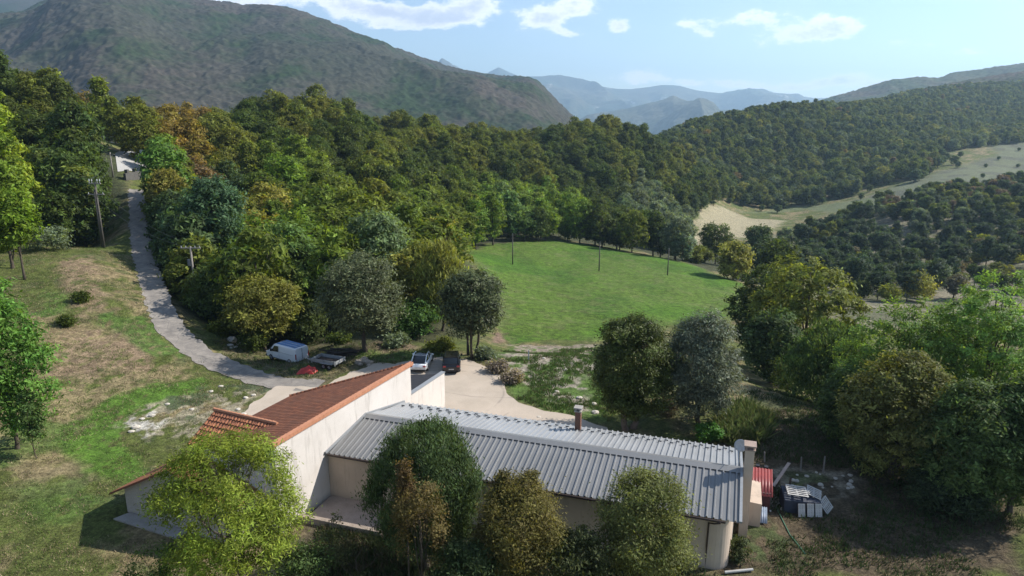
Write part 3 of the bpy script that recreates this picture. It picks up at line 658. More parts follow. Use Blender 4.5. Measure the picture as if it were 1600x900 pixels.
# wood on the ridge: polygon on the ground
WOOD = [G(246, 388), (-47, 93), (-38, 84), (-24, 84), (-14, 84), (-8, 92), (-9, 110), (-13, 135), (-15, 160), (-9, 177), (4, 210), (18, 222), (33, 213), (45, 200), (50, 192), (52, 200), (58, 240), (78, 300), (97, 360), (128, 430), (140, 500), (60, 540), (-60, 470), (-140, 330), (-165, 240), (-112, 195), (-106, 190), (-80, 150), (-64, 120), (-54, 105)]
LEFTW = [(-70, 109), (-78, 107), (-90, 103), (-125, 100), (-150, 110), (-190, 150), (-180, 190), (-135, 200), (-122, 186), (-108, 168), (-93, 150), (-82, 134), (-74, 120)]
trees = []
def gather(poly, sp, seed, big=1.0, hmul=1.0):
    gx, gy = scatter(poly, sp, seed); z = height(gx, gy); R = random.Random(seed)
    for x, y, zz in zip(gx, gy, z):
        i = R.choice([0, 0, 1, 1, 2, 3, 4, 5, 5]); sc = R.uniform(.66, 1.16) * big; rz = R.uniform(0, 6.28); sz = R.uniform(.78, 1.14) * hmul
        if near_road(x, y, 3.9) or blocked(x, y, zz, 9 * sc, 14 * sc * sz): continue
        if math.hypot((x + 20), (y - 68)) < 12: continue
        px, py = proj((x, y, zz + 10 * sc)); trees.append((x, y, zz, i, sc, sz, rz, px, py))
gather(WOOD, 6.6, 5); nW = len(trees); gather(LEFTW, 4.8, 8, .95, 1.1)
# a crown must rise over what stands in front of it to be seen
def vis_filter(T):
    T = sorted(T, key=lambda t: t[1]); hor = np.full(2400, 2000.); out = []; dist = []
    for t in T:
        x, y, z, i, sc, sz, rz = t[:7]; hgt = (PROTO[i][4][:, 2] + PROTO[i][4][:, 3]).max() * sc * sz
        px, top = proj((x, y, z + hgt)); hw = 4. * sc * F / y; a, b_ = int(px - hw) + 400, int(px + hw) + 401
        a = max(a, 0); b_ = min(b_, 2400)
        if b_ - a < 2 or px < -60 or px > 1680: continue
        vis = np.clip(hor[a:b_] - top, 0, None); vis = float(np.median(vis))
        if vis > 1.2: out.append(t); dist.append(vis * hw * 2)
        m = (a + b_) // 2; q = int(hw * .6); seg = slice(max(m - q, 0), m + q); hor[seg] = np.minimum(hor[seg], top + .35 * (hgt * F / y) * .2)
    return out, dist
lane_row = []
for j, p in enumerate(catmull(ROADC[1:6], 3.6)):
    if j % 1 == 0 and p.y > 80:
        x, y = p.x + 5.2 + (j % 3) * .5, p.y + 1.5
        if math.hypot(x + 40.7, y - 84.4) < 6: continue
        zz = hz(x, y); i = [0, 3, 5, 1][j % 4]; sc = .80 + .1 * (j % 3); px, py = proj((x, y, zz + 8)); lane_row.append((x, y, zz, i, sc, 1.05, j * 1.3, px, py))
ridge_t, rv = vis_filter(trees[:nW] + lane_row); left_t, lv = vis_filter(trees[nW:])
order = np.argsort(-np.array(rv)); LR = {(t[0], t[1]) for t in lane_row}; ind = set(order[:205].tolist()) | {k for k, t in enumerate(ridge_t) if (t[0], t[1]) in LR}
print('ridge visible', len(ridge_t), 'left', len(left_t))
kseed = 0
for k, t in enumerate(ridge_t):
    if k not in ind: continue
    x, y, z, i, sc, sz, rz, px, py = t; tn = tint_at(px, py); kseed += 1
    near = y < 130
    wood_tree('b', i, x, y, rz, sc, sz, TINT[tn], ('%s broadleaf tree in the wood between the lane and the van' if near else '%s broadleaf tree in the wood covering the long ridge') % WORDS[tn], 'tree',
              ('%s trees in the wood by the lane' if near else '%s trees in the ridge wood') % WORDS[tn], 'broadleaf_tree', kseed, z=z)
for t in left_t:
    x, y, z, i, sc, sz, rz, px, py = t; tn = tint_at(px, py); kseed += 1
    if kseed > 298: break
    wood_tree('b', i, x, y, rz, sc, sz, TINT[tn], '%s broadleaf tree in the wood left of the lane' % WORDS[tn], 'tree', '%s trees in the wood left of the lane' % WORDS[tn], 'broadleaf_tree', kseed, z=z)

# ------------------------------------------------------------------ masses of trees nobody could count, one object each
def wood_mass(name, P, protos, label, cat):
    """P rows: x, y, z, rot, scale, zscale, r, g, b, which"""
    P = np.array(P); me = bpy.data.meshes.new(name); me.vertices.add(len(P)); me.vertices.foreach_set('co', P[:, :3].astype(np.float32).ravel())
    for nm, dt, a in (('tint', 'FLOAT_VECTOR', P[:, 6:9]), ('rotz', 'FLOAT', P[:, 3]), ('scl', 'FLOAT_VECTOR', np.stack([P[:, 4], P[:, 4], P[:, 4] * P[:, 5]], 1)), ('which', 'INT', P[:, 9])):
        at_ = me.attributes.new(nm, dt, 'POINT'); at_.data.foreach_set('vector' if dt == 'FLOAT_VECTOR' else 'value', (a.astype(np.int32) if dt == 'INT' else a.astype(np.float32)).ravel())
    o = bpy.data.objects.new(name, me); COL.objects.link(o); tag(o, label, cat, None, 'stuff')
    g = bpy.data.node_groups.new(name, 'GeometryNodeTree'); g.interface.new_socket('Geometry', in_out='INPUT', socket_type='NodeSocketGeometry'); g.interface.new_socket('Geometry', in_out='OUTPUT', socket_type='NodeSocketGeometry')
    gi = g.nodes.new('NodeGroupInput'); go = g.nodes.new('NodeGroupOutput'); jn = g.nodes.new('GeometryNodeJoinGeometry')
    for c in protos:
        oi = g.nodes.new('GeometryNodeObjectInfo'); oi.transform_space = 'ORIGINAL'; oi.inputs['Object'].default_value = c; oi.inputs['As Instance'].default_value = True; g.links.new(oi.outputs['Geometry'], jn.inputs[0])
    ip = g.nodes.new('GeometryNodeInstanceOnPoints'); ip.inputs['Pick Instance'].default_value = True
    m2p = g.nodes.new('GeometryNodeMeshToPoints'); g.links.new(gi.outputs[0], m2p.inputs[0]); g.links.new(m2p.outputs[0], ip.inputs['Points']); g.links.new(jn.outputs[0], ip.inputs['Instance'])
    def at(nm, dt):
        n = g.nodes.new('GeometryNodeInputNamedAttribute'); n.data_type = dt; n.inputs[0].default_value = nm; return n.outputs[0]
    cx = g.nodes.new('ShaderNodeCombineXYZ'); g.links.new(at('rotz', 'FLOAT'), cx.inputs[2]); g.links.new(cx.outputs[0], ip.inputs['Rotation'])
    g.links.new(at('scl', 'FLOAT_VECTOR'), ip.inputs['Scale']); g.links.new(at('which', 'INT'), ip.inputs['Instance Index'])
    g.links.new(ip.outputs[0], go.inputs[0]); md = o.modifiers.new('trees', 'NODES'); md.node_group = g
    return o
R = random.Random(3)
rows = []
seen_ = {(t[0], t[1]) for t in ridge_t}
for t in trees[:nW] + lane_row + trees[nW:]:                           # crowns half hidden along the lane still shade it
    if (t[0], t[1]) in seen_ or not near_road(t[0], t[1], 15.): continue
    x, y, z, i, sc, sz, rz = t[:7]; rows.append((x, y, z - .2, rz, sc, sz, .055, .08, .022, i))
for k, t in enumerate(ridge_t):
    if k in ind: continue
    x, y, z, i, sc, sz, rz, px, py = t; c = TINT[tint_at(px, py)]; g = R.uniform(.85, 1.15); rows.append((x, y, z - .2, rz, sc, sz, c[0] * g * R.uniform(.9, 1.1), c[1] * g, c[2] * g, i))
PC = [crown_cache.get(('b', i)) for i in range(len(PROTO))]
for i in range(len(PROTO)):
    if PC[i] is None: PC[i] = next(c for c in PC if c)
wood_mass('wood', rows, PC, 'green canopy of the ridge wood, its far and half hidden crowns', 'wood')
# the far hillside
FARH = [(118, 455), (150, 470), (215, 490), (300, 500), (400, 640), (520, 700), (700, 800), (860, 1000), (980, 1250), (700, 1250), (480, 1080), (330, 930), (150, 760), (60, 640), (75, 540)]
gx, gy = scatter(FARH, 8.2, 21); gz_ = height(gx, gy); rows = []
for x, y, z in zip(gx, gy, gz_):
    px, py = proj((x, y, z + 8))
    if py > 222 + (1640 - px) * .2 and px > 1350 and y < 620: continue
    c = TINT[R.choices(['DG', 'MG', 'BL', 'OL', 'GR', 'OR', 'YO', 'RB'], [34, 18, 14, 20, 8, .8, 2.5, .6])[0]]; g = R.uniform(.8, 1.15)
    rows.append((x, y, z - .3, R.uniform(0, 6.28), R.uniform(.72, 1.12), R.uniform(.8, 1.), c[0] * g, c[1] * g, c[2] * g, R.choice([0, 1, 2, 3, 4, 5, 6])))
wood_mass('wood', rows, PC, 'dense hazy wood covering the far hillside across the valley', 'wood')
print('far', len(rows))
# ------------------------------------------------------------------ right hillside: pines, scrub, a few yellow bushes
HILLP = [G(1190, 440), G(1300, 455), G(1350, 470), G(1500, 470), G(1640, 470), (400, 330), (300, 390), (200, 385), (150, 338), (92, 262), (72, 210)]
gx, gy = scatter(HILLP, 7.4, 33, .95); gz_ = height(gx, gy); cand = []
YS = [(1105, 380), (1115, 370), (1140, 355), (1090, 385)]
for x, y, z in zip(gx, gy, gz_):
    px, py = proj((x, y, z + 3))
    if px > 1640 or px < 1080: continue
    cl = fbm(np.array([x / 22.]), np.array([y / 22.]), 3, 8)[0]
    low = py > 430 - (px - 1200) * .0
    if cl < (.50 if low else .30): continue
    cand.append((x, y, z, px, py))
cand.sort(key=lambda t: t[1]); rows = []
YELL = [(1355, 375), (1345, 385), (1390, 355), (1505, 367), (1545, 372), (1585, 400), (1500, 400), (1450, 350), (1455, 378), (1400, 412), (1575, 425)]
ych = {}
for yx, yy_ in YELL:
    j = int(np.argmin([(c[3] - yx) ** 2 + (c[4] - yy_) ** 2 for c in cand])); ych[j] = 1
cnt = 0
for j, (x, y, z, px, py) in enumerate(cand):
    bare = 1240 < px < 1440 and 290 < py < 330 or (px > 1380 and py < 335 and R.random() < .35)
    if j in ych:
        wood_tree('s', R.randrange(2), x, y, R.uniform(0, 6), R.uniform(1.2, 1.7), 1.0, (.24, .24, .025), 'bright yellow bush among the dark pines on the right hillside', 'bush', 'yellow bushes on the pine hillside', 'bush', j, z=z); continue
    kk = R.random(); cnt += 1
    if cnt < 240:
        if bare and kk < .6: wood_tree('b', 6, x, y, R.uniform(0, 6), R.uniform(.6, .9), .8, (.13, .095, .08), 'leafless greyish brown tree among the pines on the right hillside', 'tree', 'bare trees on the pine hillside', 'bare_tree', j, z=z)
        elif kk < .62: wood_tree('p', R.randrange(3), x, y, R.uniform(0, 6), R.uniform(.75, 1.15), 1., TINT['PI'], 'dark pine on the stony hillside at the right', 'pine', 'pines on the right hillside', 'pine_tree', j, z=z)
        elif kk < .85: wood_tree('b', 6, x, y, R.uniform(0, 6), R.uniform(.45, .85), .9, TINT[R.choice(['DG', 'OL', 'GR', 'BL'])], 'dull green scrub tree among the pines on the right hillside', 'tree', 'scrub trees on the pine hillside', 'scrub_tree', j, z=z)
        elif kk < .93: wood_tree('b', 6, x, y, R.uniform(0, 6), R.uniform(.5, .8), .9, (.11, .095, .066), 'russet grey tree among the pines on the right hillside', 'tree', 'russet trees on the pine hillside', 'russet_tree', j, z=z)
        else: wood_tree('s', R.randrange(2), x, y, R.uniform(0, 6), R.uniform(.8, 1.4), .9, TINT['OL'], 'low olive bush between the pines on the right hillside', 'bush', 'olive bushes on the pine hillside', 'bush', j, z=z)
    else:
        c = (.13, .095, .08) if bare and kk < .6 else TINT['PI'] if kk < .6 else TINT[R.choice(['DG', 'OL', 'GR', 'BL', 'DG'])]
        rows.append((x, y, z - .2, R.uniform(0, 6), R.uniform(.75, 1.15), 1., c[0], c[1], c[2], R.randrange(3)))
print('pines', len(cand), len(rows))
if rows: wood_mass('wood', rows, [crown_cache[('p', i)] for i in range(3)], 'pine wood on the upper part of the right hillside', 'wood')

# hedge-like clumps on the far pastures
for px, py, s_ in [(1370, 262, 1.), (1345, 282, .8), (1480, 250, .9), (1500, 246, .8), (1190, 330, .7), (1215, 333, .9), (1160, 322, .7), (1225, 326, .8), (1300, 296, .8), (1560, 250, .5), (1590, 262, .5), (1140, 318, .6), (1540, 262, .5), (1440, 300, .6), (1470, 296, .7), (1465, 262, 1.3), (1452, 272, .9), (1490, 258, 1.2), (1496, 262, .8), (1436, 282, 1.2), (1428, 285, 1.4), (1443, 278, .9), (1535, 278, .5), (1592, 236, .5), (1472, 257, 1.1), (1358, 300, .8), (1330, 305, .7), (1308, 312, .8), (1345, 312, .7), (1270, 322, .8), (1248, 318, .8), (1285, 318, .7)]:
    p = G(px, py); kseed += 1
    wood_tree('b', 6, p.x, p.y, px % 6, s_ * .85, .85, TINT['BL'], 'small dark tree standing alone on the far pastures across the valley', 'tree', 'lone trees on the far pastures', 'lone_tree', kseed, z=p.z)
# ================================================================== the house with its metal roofed wing
Cx, Cy = -12.4, 41.9
def frame(deg):
    a = radians(deg); g = Vector((sin(a), cos(a))); d = Vector((cos(a), -sin(a)))
    return lambda t, s, z=None: (Cx + d.x * t + g.x * s, Cy + d.y * t + g.y * s) if z is None else (Cx + d.x * t + g.x * s, Cy + d.y * t + g.y * s, z)
HF = frame(24.0); MF = frame(18.0)

def render_mat(name, c1, c2, stain=.4):
    m, N, b, out = mk(name, .92, .15)
    tc = N.new('ShaderNodeTexCoord').outputs['Object']
    c = N.mix(N.ramp(N.noise(tc, .6, 6, .6), [(.35, 0.), (.7, 1.)]), c1, c2)
    st = N.new('ShaderNodeVectorMath', operation='MULTIPLY', i_0=tc, i_1=(1.3, 1.3, .16)).outputs[0]
    c = N.mix(N.ramp(N.noise(st, 1.6, 6, .7), [(.54, 0.), (.74, stain)]), c, (.22, .19, .16))
    c = N.mix(N.ramp(N.noise(tc, 2.2, 8, .8), [(.64, 0.), (.72, stain * .8)]), c, (.33, .29, .25))
    sp = N.new('ShaderNodeSeparateXYZ', i_0=tc).outputs[2]
    low = N.math('MULTIPLY', N.new('ShaderNodeMapRange', i_0=N.math('ADD', sp, N.math('MULTIPLY', N.noise(tc, 1.2, 4), .9)), i_1=1.1, i_2=.3, i_3=0., i_4=.55).outputs[0], 1.0)
    c = N.mix(low, c, (.30, .25, .20))
    N.l.new(c, b.inputs['Base Color'])
    bn = N.new('ShaderNodeBump', i_Strength=.25, i_Distance=.02, i_Height=N.noise(tc, 18., 4)); N.l.new(bn.outputs[0], b.inputs['Normal'])
    return m
white = render_mat('white_render_mat', (.61, .565, .52), (.54, .495, .45), .55)
beige = render_mat('beige_render_mat', (.52, .42, .335), (.45, .36, .285), .5)
darkm = surf('dark_mat', (.03, .03, .032), (.02, .02, .02), rough=.5)
conc = surf('concrete_mat', (.42, .39, .35), (.30, .28, .25), 2., .9, bump=.3)
brick, N, b, out = mk('brick_mat', .9, .15)
tc = N.new('ShaderNodeTexCoord').outputs['Object']
bt = N.new('ShaderNodeTexBrick', i_Vector=N.new('ShaderNodeMapping', i_Vector=tc, i_Rotation=(pi / 2, 0, 0)).outputs[0], i_Color1=(.17, .06, .035, 1), i_Color2=(.11, .045, .03, 1), i_Mortar=(.28, .24, .2, 1), i_Scale=4.5)
N.l.new(bt.outputs[0], b.inputs['Base Color'])
# clay tile, weathered; courses along object X, columns along object Y
def tile_mat(name, c1, c2, c3, cw=.30, ch=.36):
    m, N, b, out = mk(name, .85, .2)
    tc = N.new('ShaderNodeTexCoord').outputs['Object']
    bt = N.new('ShaderNodeTexBrick', i_Vector=tc, i_Color1=c1 + (1,), i_Color2=c2 + (1,), i_Mortar=(.055, .028, .02, 1), i_Scale=1.0, i_Mortar_Size=.018, i_Mortar_Smooth=.6, i_Bias=.0, i_Brick_Width=cw, i_Row_Height=ch)
    c = N.mix(N.ramp(N.noise(tc, .7, 7, .7), [(.42, 0.), (.66, .75)]), bt.outputs[0], c3)
    c = N.mix(N.ramp(N.noise(tc, 5., 5, .8), [(.58, 0.), (.74, .55)]), c, (.05, .032, .028))
    c = N.mix(N.ramp(N.noise(tc, 3.4, 4, .8), [(.66, 0.), (.76, .35)]), c, (.30, .17, .10))
    N.l.new(c, b.inputs['Base Color'])
    sx = N.new('ShaderNodeSeparateXYZ', i_0=tc)
    wv_ = N.math('ABSOLUTE', N.math('SINE', N.math('MULTIPLY', sx.outputs[0], pi / cw)))
    row = N.math('FRACT', N.math('DIVIDE', sx.outputs[1], ch))
    bn = N.new('ShaderNodeBump', i_Strength=1., i_Distance=.05, i_Height=N.math('ADD', N.math('MULTIPLY', wv_, .9), N.math('MULTIPLY', row, -.7))); N.l.new(bn.outputs[0], b.inputs['Normal'])
    return m
tileM = tile_mat('clay_tile_mat', (.25, .095, .05), (.16, .062, .036), (.13, .062, .04))
tileO = tile_mat('orange_tile_mat', (.36, .15, .075), (.28, .11, .06), (.21, .09, .055))
verge = surf('verge_tile_mat', (.55, .25, .14), (.42, .19, .11), 3., .85)
def plane_obj(name, P, thick, mat, parent):
    """a roof slab with its own axes: X along the eave (first edge), Y up the slope"""
    P = [Vector(p) for p in P]; X = (P[1] - P[0]).normalized(); n = X.cross(P[2] - P[0]).normalized()
    if n.z < 0: n = -n
    Yv = n.cross(X); M = Matrix((X, Yv, n)).transposed().to_4x4(); M.translation = P[0]; Mi = M.inverted()
    L = [Mi @ p for p in P]; k = len(L); vs = [(p.x, p.y, 0) for p in L] + [(p.x, p.y, -thick) for p in L]
    fs = [tuple(range(k)), tuple(range(k, 2 * k))[::-1]] + [(i, k + i, k + (i + 1) % k, (i + 1) % k) for i in range(k)]
    o = mesh_obj(name, vs, fs, mat, parent)
    bm = bmesh.new(); bm.from_mesh(o.data); bmesh.ops.recalc_face_normals(bm, faces=bm.faces[:]); bm.to_mesh(o.data); bm.free()
    o.matrix_world = M if not parent else M
    if parent: o.matrix_parent_inverse = parent.matrix_world.inverted()
    return o
def walls(mb, pts, z0, ztop, th=.3):
    """upright wall panels along a closed or open line; ztop list per vertex"""
    for i in range(len(pts) - 1):
        a = Vector(pts[i][:2]); b_ = Vector(pts[i + 1][:2]); d = (b_ - a).normalized(); n = Vector((-d.y, d.x)) * th
        q = [a, b_, b_ + n, a + n]; mb.prism([(p.x, p.y) for p in q], z0, [ztop[i], ztop[i + 1], ztop[i + 1], ztop[i]])
    return mb

house = empty('house', (0, 0, 0), 0, 'long white farmhouse with a red tile roof and a long wing under ribbed grey metal', 'house')
PT = tan(radians(12.5)); ZE = 6.1
def zr(t): return ZE + t * PT
# main block under the clay tiles
mb = MB()
S0, S1, T1, SM = -4.7, 10.5, -6.6, 4.2
foot = [(0, S0), (0, S1), (T1, SM), (T1, S0)]
mb.prism([HF(t, s) for t, s in foot][::-1], -.6, [zr(t) - .12 for t, s in foot][::-1])
mb.build('wall', white, house)
mr = .12
plane_obj('roof', [HF(T1 - .3, S0 - .15, zr(T1 - .3)), HF(T1 - .3, SM + .05, zr(T1 - .3)), HF(.02, S1 + .3, zr(.02)), HF(.02, S0 - .15, zr(.02))], .1, tileM, house)
vb = MB()
nT = 44
for i in range(nT):                                                    # overlapping verge tiles
    s0 = S0 - .18 + (S1 - S0 + .45) * i / nT; s1 = s0 + (S1 - S0 + .45) / nT + .04
    q = [HF(-.20, s0), HF(.10, s0), HF(.10, s1), HF(-.20, s1)]
    vb.prism(q, [zr(0) - .12, zr(0) - .18, zr(0) - .16, zr(0) - .1], [zr(0) + .075, zr(0) + .055, zr(0) + .09, zr(0) + .11])
vb.build('verge', verge, house)
# eave and ridge pieces of the far oblique edge
vb = MB(); a = Vector(HF(T1 - .3, SM + .05, zr(T1 - .3))); b2 = Vector(HF(.0, S1 + .25, zr(0)))
for i in range(34):
    p = a.lerp(b2, i / 34); q = a.lerp(b2, (i + 1.1) / 34); vb.tube([p + Vector((0, 0, .05)), q + Vector((0, 0, .035))], [.085, .07], 6)
vb.build('roof_edge', tileM, house)
# lower wall running on from the gable towards the parked cars
mb = MB(); walls(mb, [HF(0, S1 + .01), HF(0, 15.9)], -.6, [3.5, 3.5], .28); mb.build('yard_wall', white, house)
zcap = surf('zinc_mat', (.30, .31, .32), (.24, .25, .26), 4., .5, .5)
mb = MB(); walls(mb, [HF(.05, S1 + .02), HF(.05, 15.97)], 3.5, [3.57, 3.57], .4); mb.build('coping', zcap, house)
roofd = surf('bitumen_mat', (.045, .045, .05), (.03, .03, .034), 2., .8, .3)
MB().prism([HF(-3.6, S1 + .3), HF(-.02, S1 + .3), HF(-.02, 15.85), HF(-3.6, 15.85)], -.3, [2.75, 3.42, 3.42, 2.75]).build('flat_roof', roofd, house)
# cross roof with open rows of half round tiles
def half_round_roof(name, t0, t1, s_top, z_top, s_bot, z_bot, pitch, rows, mat, clip=None):
    mbr = MB(); n = int(abs(t1 - t0) / pitch)
    for r_ in range(rows):
        f0 = r_ / rows; f1 = (r_ + 1.08) / rows
        for i in range(n):
            t = t0 + (t1 - t0) * (i + .5) / n
            sA = s_top + (s_bot - s_top) * f0; zA = z_top + (z_bot - z_top) * f0; sB = s_top + (s_bot - s_top) * f1; zB = z_top + (z_bot - z_top) * f1
            vs = []; K = 5
            for (s_, z_, l) in ((sA, zA, .0), (sB, zB, .075)):
                for k in range(K):
                    a = pi * k / (K - 1); tt = t + cos(a) * pitch * .47; vs.append(HF(tt, s_, z_ + sin(a) * .075 + l))
            mbr.add(vs, [(k, k + 1, K + k + 1, K + k) for k in range(K - 1)] + [tuple(range(K, 2 * K))])
    o = mbr.build(name, mat, house, smooth=False); return o
half_round_roof('cross_roof', -8.3, -2.95, -1.5, 5.45, -4.0, 4.05, .25, 7, tileO)
mb = MB(); mb.add([HF(-8.3, -1.4, 5.5), HF(-2.6, -1.4, 5.5), HF(-2.6, -4.05, 4.0), HF(-8.3, -4.05, 4.0)], [(0, 1, 2, 3)]); mb.build('roof_deck', surf('tile_gap_mat', (.05, .03, .022), rough=.9), house)
vb = MB()
for i in range(17):
    a = Vector(HF(-8.4 + 5.6 * i / 17, -1.45, 5.55)); b2 = Vector(HF(-8.4 + 5.6 * (i + 1.12) / 17, -1.45, 5.53)); vb.tube([a, b2], [.14, .115], 7)
vb.build('ridge_tiles', verge, house)
mb = MB()
ft = [(-8.1, -3.9), (-2.0, -3.9), (-2.0, -1.5), (-8.1, -1.5)]
mb.prism([HF(t, s) for t, s in ft], -.3, [3.95, 3.95, 5.3, 5.3]); 
mb.build('wing_wall', white, house)
# low side wing: gable front, left slope nearly edge-on to the lane
mb = MB(); SF = -6.9
mb.add([HF(-11, SF, -.6), HF(-1.6, SF, -.6), HF(-1.6, SF, 2.5), HF(-6.3, SF, 4.12), HF(-11, SF, 1.72),
        HF(-11, -3.0, -.6), HF(-1.6, -4.75, -.6), HF(-1.6, -4.75, 2.5), HF(-6.3, -4.3, 4.12), HF(-11, -3.0, 1.72)],
       [(0, 1, 2, 3, 4), (9, 8, 7, 6, 5), (0, 4, 9, 5), (1, 6, 7, 2), (0, 5, 6, 1), (4, 3, 8, 9), (3, 2, 7, 8)])
mb.build('side_wall', surf('grey_render_mat', (.50, .45, .40), (.42, .38, .33), 1.2, .95), house)
plane_obj('side_roof', [HF(-12.0, -2.2, 1.35), HF(-12.0, SF - .35, 1.35), HF(-6.3, SF - .35, 4.28), HF(-6.3, -2.2, 4.28)], .09, tileO, house)
plane_obj('side_roof', [HF(-1.3, SF - .35, 2.62), HF(-1.3, -4.75, 2.62), HF(-6.3, -4.75, 4.28), HF(-6.3, SF - .35, 4.28)], .09, tileO, house)
mb = MB()
mb.add([HF(-12.0, SF - .38, 1.22), HF(-6.3, SF - .38, 4.15), HF(-6.3, SF - .38, 4.29), HF(-12.0, SF - .38, 1.36), HF(-12.0, SF - .34, 1.22), HF(-6.3, SF - .34, 4.15), HF(-6.3, SF - .34, 4.29), HF(-12.0, SF - .34, 1.36)],
       [(0, 1, 2, 3), (7, 6, 5, 4), (0, 4, 5, 1), (3, 2, 6, 7), (0, 3, 7, 4)]); mb.build('fascia', surf('fascia_mat', (.22, .09, .06), rough=.7), house)

# ---- the long wing under ribbed metal
metalr, N, b, out = mk('ribbed_metal_mat', .42, .5, .15)
tc = N.new('ShaderNodeTexCoord').outputs['Object']
c = N.mix(N.ramp(N.noise(tc, .35, 4, .6), [(.35, 0.), (.7, 1.)]), (.205, .203, .20), (.165, .165, .163))
c = N.mix(N.ramp(N.noise(N.new('ShaderNodeVectorMath', operation='MULTIPLY', i_0=tc, i_1=(2.4, .35, .35)).outputs[0], 1.2, 5, .75), [(.56, 0.), (.8, .45)]), c, (.24, .25, .25))
c = N.mix(N.ramp(N.noise(tc, 8., 4, .75), [(.6, 0.), (.8, .4)]), c, (.25, .24, .22))
N.l.new(c, b.inputs['Base Color'])
ZF, ZR, SR, SFAR, TE = 3.42, 4.28, 4.3, 9.3, 26.35
def tl(s): return s * .105 + .02
def ribbed(name, sA, zA, sB, zB, ta, tb, off=0.0):
    """trapezoid profile sheet between two lines of constant s"""
    prof = []; t = ta - .4
    P = .385
    while t < tb + .01:
        prof += [(t, 0), (t + .265, 0), (t + .29, .08), (t + .36, .08)]; t += P
    vs = []; k = len(prof)
    for s_, z_ in ((sA, zA), ((sA + sB) / 2, (zA + zB) / 2), (sB, zB)):
        for t_, h_ in prof: vs.append(MF(min(max(t_, tl(s_)), tb), s_, z_ + h_ + off))
    fs = []
    for r_ in range(2):
        for i in range(k - 1):
            a = r_ * k + i; fs.append((a, a + 1, a + k + 1, a + k))
    o = mesh_obj(name, vs, fs, metalr, house)
    sm = o.modifiers.new('thickness', 'SOLIDIFY'); sm.thickness = .012; sm.offset = -1
    return o
ribbed('metal_roof', -.2, ZF - .04, SR, ZR, 0, TE)
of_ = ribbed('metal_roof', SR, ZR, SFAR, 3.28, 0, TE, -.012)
m_ = metalr.copy(); m_.name = 'far_slope_metal_mat'; of_.data.materials[0] = m_  # copy of the ribbed metal in a lighter grey for the far slope
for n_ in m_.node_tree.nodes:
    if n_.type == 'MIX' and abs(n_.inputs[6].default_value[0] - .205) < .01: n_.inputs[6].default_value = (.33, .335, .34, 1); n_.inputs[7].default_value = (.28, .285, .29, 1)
mb = MB()
for sa, za, sb, zb in ((SR - .42, ZR - .01 , SR + .0, ZR + .115), (SR + .0, ZR + .115, SR + .42, ZR + .0)):
    mb.add([MF(tl(sa), sa, za), MF(TE + .03, sa, za), MF(TE + .03, sb, zb), MF(tl(sb), sb, zb)], [(0, 1, 2, 3)])
o = mb.build('ridge_cap', metalr, house); sm = o.modifiers.new('thickness', 'SOLIDIFY'); sm.thickness = .015
# verge flashing along the right end and against the white gable
mb = MB()
def bar(p, q, w_, h_, mbx=None):
    p = Vector(p); q = Vector(q); d = (q - p).normalized(); up = Vector((0, 0, 1)); n = d.cross(up).normalized() * w_ / 2; u_ = n.cross(d).normalized() * h_ / 2
    (mbx or mb).add([p - n - u_, p + n - u_, p + n + u_, p - n + u_, q - n - u_, q + n - u_, q + n + u_, q - n + u_], [(0, 3, 2, 1), (4, 5, 6, 7), (0, 1, 5, 4), (1, 2, 6, 5), (2, 3, 7, 6), (3, 0, 4, 7)])
bar(MF(TE + .04, -.22, ZF), MF(TE + .04, SR, ZR + .06), .16, .13); bar(MF(TE + .04, SR, ZR + .06), MF(TE + .04, SFAR, 3.33), .16, .13); mb.build('flashing', zcap, house); mb = MB()
bar(MF(.06, -.3, ZF + .05), MF(tl(SR) + .05, SR, ZR + .10), .13, .12); bar(MF(tl(SR) + .05, SR, ZR + .10), MF(tl(SFAR) + .05, SFAR, 3.38), .13, .12)
mb.build('flashing', zcap, house)
# walls of the long wing, with the rounded front corner
arcp = [(25.0 + .95 * sin(a), .95 - .95 * cos(a)) for a in [i * pi / 2 / 8 for i in range(9)]]
fp = [(.03, 0)] + arcp + [(26.2, 9.0), (1.0, 9.0)]
def zt(s): return (ZF + (ZR - ZF) * s / SR if s < SR else ZR - (ZR - 3.3) * (s - SR) / (SFAR - SR)) - .05
fp = [(.03, 0)] + arcp + [(26.2, SR), (26.2, 9.0), (1.0, 9.0), (.5, SR)]
MB().prism([MF(t, s) for t, s in fp], -.6, [zt(s) for t, s in fp]).build('long_wall', beige, house)
mb = MB()
mb.tube([MF(.2, -.26, ZF - .10), MF(25.6, -.26, ZF - .13)], .075, 8); gut = surf('brown_gutter_mat', (.06, .04, .03), (.045, .03, .025), rough=.5)
mb.build('gutter', gut, house)
mb = MB(); mb.tube([MF(25.35, -.38, ZF - .15), MF(25.0, -.3, ZF - .3), MF(24.72, -.10, ZF - .42), MF(24.7, -.09, 1.5), MF(24.7, -.09, .05)], .05, 8); mb.build('downpipe', gut, house)
# snow stops: two staggered rows near the far eave
stop = surf('snow_stop_mat', (.13, .135, .14), (.09, .095, .10), rough=.5)
proto_s = None
def far_z(s): return ZR - (ZR - 3.28) * (s - SR) / (SFAR - SR) + .05
for i in range(32):
    for r_ in range(2):
        t = 1.6 + i * .78 + (r_ % 2) * .39; s = 8.0 + .5 * r_ 
        if t > 26.0: continue
        x, y, z = MF(t, s, far_z(s))
        if proto_s is None:
            proto_s = MB().box(-.12, .12, -.03, .03, 0, .08).add([(-.12, .03, .08), (.12, .03, .08), (.12, .10, 0), (-.12, .10, 0)], [(0, 1, 2, 3)]).build('snow_stop', stop, house); o = proto_s
        else: o = proto_s.copy(); COL.objects.link(o); o.parent = house
        o.location = (x, y, z); o.rotation_euler = (0, 0, -radians(18))
